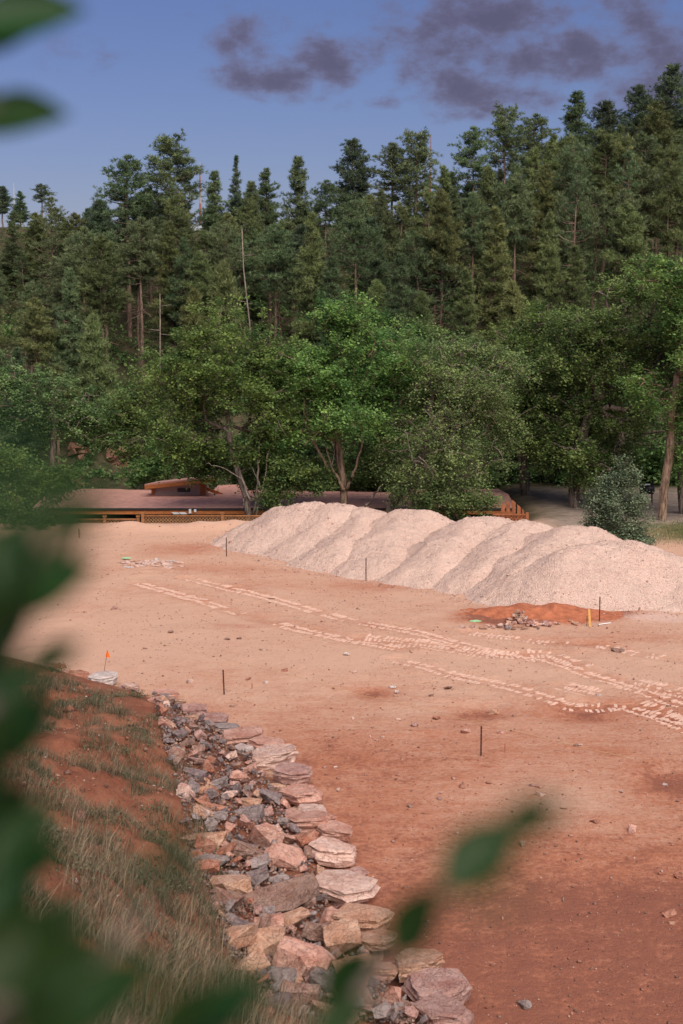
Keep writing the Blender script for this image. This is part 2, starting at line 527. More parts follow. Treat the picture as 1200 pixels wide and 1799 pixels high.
M['mast_red'] = simple('mast_red', (0.28, 0.11, 0.075), 0.6, 0.1, 4.0)
M['mast_white'] = simple('mast_white', (0.36, 0.31, 0.30), 0.6, 0.1, 4.0)
M['mast_grey'] = simple('mast_grey', (0.45, 0.48, 0.46), 0.6, 0.1, 4.0)
M['house_wall'] = simple('pale_house_wall', (0.22, 0.19, 0.17), 0.85, 0.1, 3.0)
M['house_roof'] = simple('pale_house_roof', (0.30, 0.32, 0.34), 0.7, 0.12, 3.0)

# ------------------------------------------------------------------ terrain
# the dry-stone wall that holds the bank, as it runs on the ground (lot side)
WALL_PX = [(-160, 1108), (0, 1142), (100, 1166), (180, 1190), (280, 1216), (330, 1240), (400, 1275), (480, 1318), (528, 1370), (560, 1425),
           (598, 1485), (635, 1550), (672, 1625), (715, 1690), (790, 1745), (840, 1799)]
WALL = [at_z(px, py, 0.0)[:2] for px, py in WALL_PX] + [np.array([5.0, 14.5]), np.array([9.0, 10.0]), np.array([16.0, 4.0]), np.array([60.0, -6.0])]
WALL = np.array(WALL)
BANK_POLY = np.vstack([WALL, [[60, -60], [-80, -60], [-80, WALL[0][1] + 6]]])


def seg_dist(x, y, line):
    best = np.full(x.shape, 1e9)
    for a, b in zip(line[:-1], line[1:]):
        d = b - a
        t = np.clip(((x - a[0]) * d[0] + (y - a[1]) * d[1]) / (d @ d), 0, 1)
        best = np.minimum(best, np.hypot(x - a[0] - t * d[0], y - a[1] - t * d[1]))
    return best


def in_poly(x, y, poly):
    ins = np.zeros(x.shape, bool)
    n = len(poly)
    for i in range(n):
        (x1, y1), (x2, y2) = poly[i], poly[(i + 1) % n]
        if y1 == y2:
            continue
        c = ((y1 > y) != (y2 > y)) & (x < (x2 - x1) * (y - y1) / (y2 - y1) + x1)
        ins ^= c
    return ins


def bank_s(x, y):                                   # metres inside the bank side of the wall (negative on the lot)
    d = seg_dist(x, y, WALL)
    return np.where(in_poly(x, y, BANK_POLY), d, -d)


ctrl = [at_d(px, py, d) for px, py, d in [
    (300, 1799, 13.0), (150, 1799, 10.5), (0, 1799, 9.0), (0, 1650, 11.5), (0, 1500, 16.0), (0, 1350, 23.5), (0, 1225, 32.0), (0, 1165, 37.5),
    (-200, 1650, 11.0), (-200, 1400, 21.0), (-200, 1200, 33.5),
    (150, 1650, 14.0), (150, 1500, 18.5), (150, 1350, 26.0), (150, 1235, 33.2), (100, 1195, 36.0), (220, 1225, 34.6),
    (280, 1650, 17.0), (290, 1500, 21.8), (280, 1400, 26.0), (270, 1300, 30.3), (262, 1232, 34.2),
    (345, 1700, 17.6), (420, 1799, 15.6)]]
ctrl += [at_z(px, py, 0.22) for px, py in [(300, 1240), (310, 1330), (345, 1400), (365, 1500), (400, 1590), (430, 1690), (500, 1790),
                                           (420, 1330), (470, 1430), (520, 1520), (560, 1650), (640, 1760)]]
ctrl += [np.array([q[0], q[1], 0.0]) for q in WALL[:-3]]
ctrl += [np.array(q, float) for q in [(0, 0, 8.4), (-3, 3, 7.6), (3, -1, 8.4), (0, 5, 6.6), (0.3, 10, 3.6), (0.6, 14, 1.9), (3.4, 10, 2.2), (4, 5, 5.5),
                                      (-8, 5, 8.2), (-14, 10, 8.0), (-14, 20, 6.0), (-14, 30, 3.2), (0, -12, 11), (-20, -12, 12), (12, -12, 11)]]
ctrl = np.array(ctrl)
_K = np.linalg.norm(ctrl[:, None, :2] - ctrl[None, :, :2], axis=2)
_A = np.block([[_K + 0.0 * np.eye(len(ctrl)), np.ones((len(ctrl), 1))], [np.ones((1, len(ctrl))), np.zeros((1, 1))]])
_W = np.linalg.solve(_A + 1e-9 * np.eye(len(_A)), np.append(ctrl[:, 2], 0))


def bank_h(x, y):
    out = np.full(x.shape, _W[-1])
    for c, w in zip(ctrl, _W[:-1]):
        out = out + w * np.hypot(x - c[0], y - c[1])
    return out


TRACKS = [[(245, 1024), (345, 1052), (400, 1070), (520, 1104), (620, 1126), (700, 1140)],
          [(335, 1016), (475, 1050), (640, 1096), (720, 1108), (850, 1142), (960, 1160), (1060, 1190), (1200, 1240)],
          [(640, 1122), (760, 1135), (860, 1150), (960, 1150), (1040, 1180), (1120, 1200), (1240, 1225)],
          [(830, 1112), (940, 1125), (1060, 1133), (1130, 1148), (1250, 1165)],
          [(700, 1160), (800, 1185), (900, 1205), (1000, 1238), (1100, 1240), (1230, 1270)],
          [(990, 1205), (1080, 1225), (1160, 1255), (1240, 1290)]]
TRACK_LINES = [np.array([at_z(px, py, 0)[:2] for px, py in t]) for t in TRACKS]
DIPS = [at_z(652, 1210), at_z(840, 1248), at_z(1020, 1252), at_z(1180, 1370)]
FOOT_Y, SLOPE = 84.0, 0.43


def terrain(x, y):
    x, y = np.asarray(x, float), np.asarray(y, float)
    s = bank_s(x, y)
    z = 0.05 * fbm(x, y, 7.0, 3, 3) + 0.030 * fbm(x, y, 1.1, 5, 4)
    z = z + 0.07 * np.clip(fbm(x, y * 1.5, 0.55, 6, 3) - 0.10, 0, 1) * sstep(fbm(x, y, 4.5, 4, 2), -0.05, 0.35)
    for q, (rx, ry) in zip(DIPS, [(0.7, 0.8), (0.9, 0.9), (1.0, 0.9), (0.7, 0.9)]):
        z = z - 0.10 * np.exp(-(((x - q[0]) / rx) ** 2 + ((y - q[1]) / ry) ** 2))
    for tl in TRACK_LINES:
        dt = seg_dist(x, y, tl)
        z = z - 0.030 * sstep(dt, 0.5, 0.3) + 0.025 * np.exp(-((dt - 0.62) / 0.14) ** 2)
    # low spoil ridge in front of the lattice fence
    z = z + sstep(x, 3.0, -3.0) * 0.46 * np.exp(-((y - 65.6) / 0.9) ** 2) * (0.75 + 0.6 * fbm(x, y, 1.6, 9, 3)) * sstep(x, -24, -12)
    # loose red soil beside the gravel
    q = at_z(960, 1078)
    z = z + 0.16 * np.exp(-(((x - q[0]) / 1.9) ** 2 + ((y - q[1]) / 0.9) ** 2)) * (1 + 0.8 * fbm(x, y, 0.6, 21, 3))
    b = np.maximum(bank_h(x, y), 0.0)
    rough = 0.34 * fbm(x, y, 1.7, 13, 4) + 0.22 * fbm(x, y, 0.6, 15, 3) + 0.10 * np.abs(fbm(x, y, 0.38, 19, 2))
    near = sstep(np.hypot(x, y), 3.0, 9.0)
    zb = b + rough * sstep(s + 0.5 * fbm(x, y, 0.9, 14, 3), 2.0, 3.0) * near * np.clip(b + 0.2, 0, 1)
    w = sstep(s, 0.2, 0.9)
    z = z * (1 - w) + zb * w
    # ground drops away behind the fence to the lodge
    drop = sstep(x, 10.0, 6.0) * sstep(y, 67.2, 70.0)
    z = z - 2.9 * drop
    # wooded hill
    yy = y + 2.5 * fbm(x, y, 16, 23, 3)
    rise = np.clip(yy - FOOT_Y, 0, 50)
    soft = np.where(rise < 6, rise * rise / 12, rise - 3)
    z = z + SLOPE * soft * (1 + 0.0 * x) + sstep(y, 80, 92) * (0.5 * fbm(x, y, 4, 25, 4) + sstep(x, 10, 7) * 0.6)
    z = z + sstep(x, 8, 40) * 2.0 * sstep(y, 90, 120) + 3 * fbm(x, y, 90, 27, 2) * sstep(y, 145, 260)
    return z


def axis_coords(lo, hi, step, far_lo, far_hi):
    mid = np.arange(lo, hi, step)
    out, st, p = [], step, hi
    while p < far_hi:
        out.append(p)
        st *= 1.13
        p += st
    out.append(far_hi)
    low, st, p = [], step, lo
    while p > far_lo:
        st *= 1.13
        p -= st
        low.append(max(p, far_lo))
    return np.array(low[::-1] + list(mid) + out)


xs = axis_coords(-13.0, 15.0, 0.14, -700, 700)
ys = axis_coords(9.0, 70.0, 0.17, -300, 1500)
GX, GY = np.meshgrid(xs, ys)
GZ = terrain(GX, GY)
S = bank_s(GX, GY)
nx, ny = len(xs), len(ys)
idx = np.arange(nx * ny).reshape(ny, nx)
quads = np.stack([idx[:-1, :-1], idx[:-1, 1:], idx[1:, 1:], idx[1:, :-1]], -1).reshape(-1, 4)
# soil masks: red with painted vignette, pale, bank / forest, grass, drive
red_vignm = 0.36 + 0.36 * sstep(GY, 38, 27) + 0.30 * sstep(GY, 27, 19) - 0.14 * sstep(GY, 33, 42) - 0.15 * sstep(GY, 50, 62)  # rise towards the camera: redder soil plus vignette put into the colour
for (px, py, rx, ry, a) in [(652, 1212, 0.7, 0.8, 0.5), (840, 1250, 0.8, 0.8, 0.5), (1020, 1252, 1.0, 0.8, 0.45), (1180, 1372, 0.7, 0.8, 0.4),
                            (950, 1080, 2.2, 1.0, 1.5), (1030, 1080, 1.4, 0.7, 1.2), (880, 1090, 1.2, 0.8, 1.0), (330, 965, 2.4, 2.2, 0.55),
                            (430, 1000, 5.0, 1.2, 0.35), (650, 1030, 5.0, 1.2, 0.35), (1130, 1120, 2.0, 1.2, 0.35), (420, 1100, 1.0, 0.6, 0.3),
                            (560, 1300, 2.0, 2.0, 0.16), (720, 1340, 3.0, 1.6, 0.10), (1080, 1600, 1.6, 1.0, 0.35), (640, 1160, 2.0, 0.8, -0.3),
                            (200, 1120, 3.0, 3.0, -0.25), (1000, 1180, 4.0, 2.0, -0.2), (960, 1400, 2.0, 1.6, -0.35)]:
    q = at_z(px, py)
    red_vignm = red_vignm + a * np.exp(-(((GX - q[0]) / rx) ** 2 + ((GY - q[1]) / ry) ** 2))
for tl in TRACK_LINES:
    red_vignm = red_vignm + 0.22 * np.exp(-(seg_dist(GX, GY, tl) / 0.5) ** 2)
palem = np.zeros_like(red_vignm)
for (px, py, rx, ry, a) in [(265, 988, 1.3, 0.8, 0.9), (1160, 1085, 2.2, 1.2, 0.75), (320, 928, 5, 1.0, 0.5), (1190, 1010, 3, 3, 0.6), (520, 935, 2, 1.5, 0.3)]:
    q = at_z(px, py)
    palem = palem + a * np.exp(-(((GX - q[0]) / rx) ** 2 + ((GY - q[1]) / ry) ** 2))
bankm = sstep(S, 0.3, 1.0)
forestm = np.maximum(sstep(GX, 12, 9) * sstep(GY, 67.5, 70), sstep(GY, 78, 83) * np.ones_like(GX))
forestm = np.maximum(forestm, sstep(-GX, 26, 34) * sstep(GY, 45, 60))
gq = at_z(1190, 935)
grassm = np.exp(-(((GX - gq[0] - 2) / 4.0) ** 2 + ((GY - gq[1]) / 3.0) ** 4)) * 1.2
grassm = np.clip(grassm, 0, 1)
drivem = sstep(GX, 8, 11) * sstep(GY, 64, 67)
red_cut = at_z(205, 812)


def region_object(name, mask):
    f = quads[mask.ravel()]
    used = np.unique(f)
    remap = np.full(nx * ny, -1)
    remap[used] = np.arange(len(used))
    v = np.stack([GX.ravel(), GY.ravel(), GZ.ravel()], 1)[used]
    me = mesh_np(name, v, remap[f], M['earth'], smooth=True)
    for an, chans in (('soil', (red_vignm, palem, bankm)), ('wood', (forestm, grassm, drivem))):
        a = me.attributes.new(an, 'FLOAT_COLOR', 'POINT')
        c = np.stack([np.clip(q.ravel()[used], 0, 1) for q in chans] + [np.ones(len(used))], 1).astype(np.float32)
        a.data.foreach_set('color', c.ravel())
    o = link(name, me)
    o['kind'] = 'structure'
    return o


fx, fy, fs = (GX[:-1, :-1] + GX[1:, 1:]) / 2, (GY[:-1, :-1] + GY[1:, 1:]) / 2, (S[:-1, :-1] + S[1:, 1:]) / 2
m_bank = fs > 0.5
m_hill = (~m_bank) & (fy > 79)
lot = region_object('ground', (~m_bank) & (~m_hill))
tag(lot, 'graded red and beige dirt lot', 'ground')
bank = region_object('earth_bank', m_bank)
tag(bank, 'steep red soil bank below the camera', 'bank')
hill = region_object('hillside', m_hill)
tag(hill, 'wooded hillside behind the lodge', 'hillside')


def H(x, y):
    return float(terrain(np.array([x]), np.array([y]))[0])


# ------------------------------------------------------------------ stones
def hull_mesh(name, rng, size=(1, 1, 1), n=16, flat=0.0, mat=None, chip=0.0):
    """an angular broken stone: convex hull of jittered points"""
    bm = bmesh.new()
    for _ in range(n):
        p = rng.uniform(-1, 1, 3)
        k = np.max(np.abs(p))
        p = p / k * rng.uniform(0.78, 1.0)
        bm.verts.new((p[0] * size[0] / 2, p[1] * size[1] / 2, (p[2] * (1 - flat) + np.sign(p[2]) * flat) * size[2] / 2))
    r = bmesh.ops.convex_hull(bm, input=bm.verts)
    bmesh.ops.delete(bm, geom=[g for g in r['geom_interior'] if isinstance(g, bmesh.types.BMVert)], context='VERTS')
    bmesh.ops.dissolve_limit(bm, angle_limit=math.radians(14), verts=bm.verts, edges=bm.edges)
    bmesh.ops.triangulate(bm, faces=bm.faces)
    if chip:
        bmesh.ops.subdivide_edges(bm, edges=bm.edges[:], cuts=1, use_grid_fill=True)
        bm.normal_update()
        for v in bm.verts:
            v.co += v.normal * rng.normal(-0.012, chip)
    me = bpy.data.meshes.new(name)
    bm.to_mesh(me)
    bm.free()
    me.materials.append(mat)
    return me


def slab_mesh(name, rng, mat):
    """flat quarried slab with a chipped outline and a stepped, split edge"""
    bm = bmesh.new()
    n = int(rng.integers(7, 11))
    ang = np.arange(n) * 2 * math.pi / n + rng.uniform(-0.30, 0.30, n) * 6 / n
    sq = 1 / np.maximum(np.abs(np.cos(ang)), np.abs(np.sin(ang))) ** 0.5
    r = 0.5 * sq * rng.uniform(0.72, 1.08, n) * 0.94
    layers = [(-0.5, 0.88), (-0.2 + rng.uniform(0, 0.2), 1.0), (0.14, 0.99), (0.20 + rng.uniform(0, 0.1), 0.97), (0.42, 0.96), (0.5, 0.90)]
    rings = []
    off = rng.uniform(-0.04, 0.04, (len(layers), 2))
    side = rng.uniform(0, 2 * math.pi)
    step = rng.choice([0.02, 0.05, 0.22])
    for li, (z, k) in enumerate(layers):
        ring = []
        for a, rr in zip(ang, r):
            kk = k * rng.uniform(0.96, 1.03)
            if li >= 3:
                kk *= 1 - step * max(0, math.cos(a - side))
            ring.append(bm.verts.new((math.cos(a) * rr * kk + off[li][0], math.sin(a) * rr * kk + off[li][1], z + rng.uniform(-0.05, 0.05))))
        rings.append(ring)
    for lo, hi in zip(rings[:-1], rings[1:]):
        for i in range(n):
            bm.faces.new((lo[i], lo[(i + 1) % n], hi[(i + 1) % n], hi[i]))
    top, bot = bm.verts.new((rng.uniform(-.1, .1), rng.uniform(-.1, .1), 0.5 + rng.uniform(-0.05, 0.12))), bm.verts.new((0, 0, -0.5))
    for i in range(n):
        bm.faces.new((rings[-1][i], rings[-1][(i + 1) % n], top))
        bm.faces.new((rings[0][(i + 1) % n], rings[0][i], bot))
    bmesh.ops.triangulate(bm, faces=bm.faces)
    bmesh.ops.subdivide_edges(bm, edges=bm.edges[:], cuts=1, use_grid_fill=True)
    bm.normal_update()
    for v in bm.verts:
        v.co += v.normal * rng.normal(-0.004, 0.014)
    me = bpy.data.meshes.new(name)
    bm.to_mesh(me)
    bm.free()
    me.materials.append(mat)
    return me


rr = np.random.default_rng(11)
HULLS = [hull_mesh('stone', rr, (1, rr.uniform(0.7, 1.0), rr.uniform(0.45, 0.85)), int(rr.integers(11, 20)), 0.25, M['rock'], 0.022) for _ in range(22)]
SLABS = [slab_mesh('slab', rr, M['rock']) for _ in range(12)]
PAL = {'pink': (0.60, 0.325, 0.25), 'pale': (0.72, 0.51, 0.43), 'white': (0.66, 0.60, 0.57), 'mauve': (0.43, 0.245, 0.215), 'grey': (0.27, 0.235, 0.235),
       'slate': (0.19, 0.155, 0.165), 'tan': (0.53, 0.31, 0.205), 'brown': (0.27, 0.155, 0.12), 'red': (0.38, 0.145, 0.085), 'orange': (0.45, 0.21, 0.11)}


def put_stone(name, me, parent, loc, size, rot, col):
    o = link(name, me, parent, loc, rot, size)
    c = np.array(PAL[col]) * random.uniform(0.88, 1.12)
    o.color = (*[float(q) for q in c], 1)
    return o


def ppm(px, py, z):                                  # photo pixels per metre there
    p = at_z(px, py, z)
    return FPX / (p[1] * math.cos(PITCH) + (CAM_Z - z) * math.sin(PITCH))


wall = empty('stone_wall', at_z(560, 1425, 0))
tag(wall, 'low dry-stone wall of pinkish sandstone slabs curving along the lot edge', 'stone wall')
W0 = np.array(wall.location)
SLAB_PX = [(180, 1192, 55, 'white'), (228, 1206, 30, 'pale'), (292, 1221, 52, 'pink'), (316, 1234, 24, 'tan'), (337, 1249, 52, 'mauve'), (338, 1263, 38, 'tan'), (378, 1266, 56, 'mauve'),
           (398, 1280, 44, 'grey'), (424, 1295, 88, 'pink'), (470, 1309, 64, 'pink'), (433, 1316, 38, 'white'), (478, 1330, 86, 'pale'),
           (512, 1358, 76, 'mauve'), (530, 1397, 84, 'pink'), (549, 1427, 62, 'pale'), (545, 1445, 88, 'pink'), (584, 1460, 66, 'pink'),
           (580, 1498, 92, 'pale'), (630, 1536, 34, 'mauve'), (599, 1560, 106, 'pale'), (632, 1616, 108, 'tan'), (664, 1652, 66, 'tan'),
           (668, 1704, 70, 'tan'), (733, 1696, 92, 'tan'), (765, 1738, 122, 'mauve'), (778, 1782, 120, 'mauve'), (690, 1770, 80, 'brown')]
rs = np.random.default_rng(5)
for k, (px, py, w, c) in enumerate(SLAB_PX):
    z = 0.24 if py > 1210 else 0.2
    p = at_z(px, py, z)
    wm = w / ppm(px, py, z) * 1.12
    th = min(0.27, max(0.13, wm * 0.25)) * rs.uniform(0.85, 1.15)
    put_stone('slab', SLABS[k % len(SLABS)], wall, p - W0, (wm, wm * rs.uniform(0.72, 0.95), th),
              (rs.uniform(-.04, .16), rs.uniform(-.12, .12), rs.uniform(-0.6, 0.6) + (3.14 if k % 2 else 0)), c)
# lower courses of the wall, seen past the edges of the top slabs
path = WALL[2:18]
seg = np.linalg.norm(np.diff(path, axis=0), axis=1)
cum = np.concatenate([[0], np.cumsum(seg)])
dd = 0.2
while dd < cum[-1] - 0.2:
    x, y = np.interp(dd, cum, path[:, 0]), np.interp(dd, cum, path[:, 1])
    w = rs.uniform(0.4, 0.85)
    put_stone('stone', HULLS[int(rs.integers(len(HULLS)))], wall, np.array([x - 0.42 + rs.uniform(-.1, .06), y - 0.12, -0.03 + rs.uniform(0, .05)]) - W0,
              (w, w * 0.9, 0.36), (rs.uniform(-.15, .15), rs.uniform(-.15, .15), rs.uniform(0, 6.28)), random.choice(['pink', 'mauve', 'tan', 'tan', 'red']))
    dd += w * 0.75

rub = empty('rubble_fill', at_z(440, 1450, 0.2))
tag(rub, 'broken grey and orange rubble heaped between the slab wall and the red bank', 'rubble')
R0 = np.array(rub.location)
BOULD = [(357, 1487, 78, 52, 'tan'), (405, 1565, 70, 60, 'tan'), (487, 1580, 112, 52, 'brown'), (518, 1617, 54, 28, 'tan'), (415, 1668, 78, 60, 'tan'), (462, 1662, 66, 58, 'tan'),
         (470, 1625, 50, 30, 'pink'), (533, 1692, 84, 62, 'pink'), (438, 1718, 70, 40, 'tan'), (491, 1723, 50, 40, 'grey'), (469, 1478, 50, 46, 'pink'),
         (505, 1512, 74, 24, 'pink'), (434, 1500, 58, 34, 'brown'), (372, 1520, 62, 40, 'grey'), (522, 1757, 76, 66, 'brown'), (358, 1390, 42, 34, 'orange'),
         (367, 1428, 68, 28, 'red'), (340, 1363, 38, 30, 'slate'), (323, 1308, 32, 22, 'brown'), (340, 1343, 48, 24, 'mauve'), (350, 1445, 64, 34, 'tan'),
         (420, 1363, 28, 20, 'pink'), (440, 1410, 38, 26, 'tan'), (473, 1400, 38, 24, 'slate'), (437, 1433, 44, 38, 'slate'), (470, 1467, 52, 34, 'pale'),
         (308, 1335, 32, 20, 'grey'), (395, 1605, 50, 40, 'brown'), (560, 1640, 50, 34, 'brown'), (600, 1650, 60, 40, 'tan'), (575, 1730, 56, 44, 'grey'),
         (620, 1700, 60, 44, 'tan'), (620, 1760, 64, 40, 'brown'), (328, 1425, 34, 40, 'pale'), (385, 1375, 30, 20, 'grey'), (405, 1395, 26, 20, 'pale'),
         (450, 1545, 44, 26, 'slate'), (540, 1475, 36, 22, 'red'), (272, 1240, 26, 22, 'pink'), (290, 1243, 14, 22, 'pale'), (415, 1640, 40, 26, 'slate'), (560, 1780, 60, 40, 'tan')]
for k, (px, py, w, h, c) in enumerate(BOULD):
    z = 0.34
    p = at_z(px, py, z)
    sc = ppm(px, py, z)
    p[2] = max(p[2], H(p[0], p[1]) + 0.06) + (0.05 if py > 1470 else 0.0)
    wm, hm = w / sc * 1.22, h / sc * 1.1
    put_stone('boulder', HULLS[(k * 5) % len(HULLS)], rub, p - R0, (wm, wm * rs.uniform(0.6, 0.85), max(hm * 1.25, wm * 0.45)),
              (rs.uniform(-.5, .5), rs.uniform(-.45, .45), rs.uniform(-0.6, 0.6) + (3.14 if k % 2 else 0)), c)
# the mass of the fill
RUB_L = [(268, 1222), (285, 1290), (296, 1350), (318, 1410), (326, 1480), (352, 1540), (372, 1620), (395, 1690), (440, 1745), (500, 1800)]
RUB_R = [(300, 1222), (395, 1290), (455, 1345), (500, 1400), (520, 1460), (555, 1520), (585, 1600), (640, 1680), (700, 1740), (760, 1800)]


def rub_point():
    t = rs.uniform(0, len(RUB_L) - 1.001) if rs.uniform() < 0.5 else (len(RUB_L) - 1.001) * rs.uniform() ** 0.9
    i = int(t)
    f = t - i
    a = np.array(RUB_L[i]) * (1 - f) + np.array(RUB_L[i + 1]) * f
    b = np.array(RUB_R[i]) * (1 - f) + np.array(RUB_R[i + 1]) * f
    q = a + (b - a) * rs.uniform(-0.02, 1.02)
    return q


taken = [(*at_z(px, py, 0.34)[:2], 0.5 * w / ppm(px, py, 0.34)) for px, py, w, h, c in BOULD]
cnt = 0
tries = 0
while cnt < 255 and tries < 9000:
    tries += 1
    q = rub_point()
    p = at_z(q[0], q[1], 0.28)
    w = float(rs.choice([0.16, 0.22, 0.28, 0.36, 0.48], p=[.24, .26, .24, .17, .09])) * rs.uniform(0.85, 1.2)
    if any((p[0] - a) ** 2 + (p[1] - b) ** 2 < (0.40 * w + 0.45 * r) ** 2 for a, b, r in taken):
        continue
    taken.append((p[0], p[1], w / 2))
    z = H(p[0], p[1]) + 0.06 + rs.uniform(0, 0.16)
    c = random.choice(['grey', 'grey', 'slate', 'slate', 'slate', 'mauve', 'mauve', 'brown', 'brown', 'tan', 'pink', 'red', 'grey', 'pale'])
    put_stone('stone', HULLS[int(rs.integers(len(HULLS)))], rub, np.array([p[0], p[1], z]) - R0, (w, w * rs.uniform(.65, 1), w * rs.uniform(.6, .95)),
              (rs.uniform(-.8, .8), rs.uniform(-.8, .8), rs.uniform(0, 6.28)), c)
    cnt += 1


def pebble_cloud(name, pos, size, cols, rng, mat, parent=None, origin=(0, 0, 0)):
    """many small stones as one mesh: jittered octahedra"""
    n = len(pos)
    base = np.array([[1, 0, 0], [-1, 0, 0], [0, 1, 0], [0, -1, 0], [0, 0, 1], [0, 0, -1]], float)
    v = base[None] * rng.uniform(0.6, 1.1, (n, 6, 1)) + rng.normal(0, 0.18, (n, 6, 3))
    v = v * (np.asarray(size)[:, None, None] / 2) * np.stack([rng.uniform(.8, 1.3, n), rng.uniform(.7, 1.1, n), rng.uniform(.5, .9, n)], 1)[:, None, :]
    a = rng.uniform(0, 6.28, n)
    ca, sa = np.cos(a)[:, None], np.sin(a)[:, None]
    v = np.stack([v[..., 0] * ca - v[..., 1] * sa, v[..., 0] * sa + v[..., 1] * ca, v[..., 2]], -1)
    v += np.asarray(pos)[:, None, :] - np.asarray(origin)
    f = np.array([[0, 2, 4], [2, 1, 4], [1, 3, 4], [3, 0, 4], [2, 0, 5], [1, 2, 5], [3, 1, 5], [0, 3, 5]])
    f = (f[None] + 6 * np.arange(n)[:, None, None]).reshape(-1, 3)
    me = mesh_np(name, v.reshape(-1, 3), f, mat, tint=np.repeat(np.asarray(cols), 6, 0))
    o = link(name, me, parent)
    o['kind'] = 'stuff'
    return o


qs = [rub_point() for _ in range(6500)]
pts = np.array([at_z(q[0], q[1], 0.25) for q in qs])
pts[:, 2] = terrain(pts[:, 0], pts[:, 1]) + rs.uniform(0.0, 0.13, len(pts))
keys = ['grey', 'slate', 'mauve', 'brown', 'tan', 'pale', 'pink', 'white']
cols = np.array([PAL[k] for k in rs.choice(keys, len(pts), p=[.20, .18, .18, .24, .12, .02, .05, .01])]) * rs.uniform(.8, 1.15, (len(pts), 1))
pebble_cloud('gravel', pts, rs.uniform(0.03, 0.12, len(pts)), cols * 0.85, rs, M['rubble'], rub, R0)

# ------------------------------------------------------------------ gravel heaps
HEAPS = [  # crest/spur polylines as (px, py, z): the ridge of each dumped load
    ([(478, 890, 1.55), (520, 884, 1.95), (562, 882, 2.02)], [(505, 884, 1.9), (478, 918, 1.0), (462, 948, 0.15)], 'gravel heap at the left end of the row, sloping down towards the lodge fence'),
    ([(575, 882, 2.05), (625, 887, 1.95)], [(585, 883, 2.0), (556, 925, 1.25), (545, 975, 0.15)], 'tallest flat-crested gravel heap, second from the left end of the row'),
    ([(640, 890, 1.92), (668, 894, 1.86)], [(650, 891, 1.9), (612, 940, 1.2), (598, 992, 0.15)], 'narrow gravel heap, third from the left end of the row'),
    ([(700, 896, 1.98), (745, 898, 1.98), (765, 902, 1.85)], [(715, 897, 1.95), (690, 925, 1.55), (668, 975, 0.75), (655, 1006, 0.1)], 'gravel heap in front of the leaning tree, fourth from the left'),
    ([(812, 912, 1.95), (858, 909, 2.02), (892, 911, 1.96)], [(830, 911, 1.95), (790, 938, 1.6), (758, 985, 0.8), (742, 1022, 0.1)], 'gravel heap right in front of the wooden picket screen'),
    ([(915, 915, 1.98), (945, 919, 1.9)], [(925, 916, 1.95), (880, 945, 1.6), (850, 990, 0.95), (828, 1036, 0.1)], 'gravel heap just right of the wooden picket screen, third from the right end'),
    ([(975, 927, 2.0), (1035, 926, 1.98), (1052, 934, 1.75)], [(985, 927, 1.98), (945, 955, 1.65), (905, 1000, 1.0), (880, 1052, 0.1)], 'gravel heap beside the grey-green shrub, second from the right end'),
    ([(1005, 962, 1.82), (1060, 950, 1.95), (1110, 949, 1.98), (1140, 962, 1.7)], [(1010, 962, 1.8), (970, 985, 1.45), (935, 1030, 0.7), (920, 1058, 0.1)], 'largest nearest gravel heap at the right end of the row')]


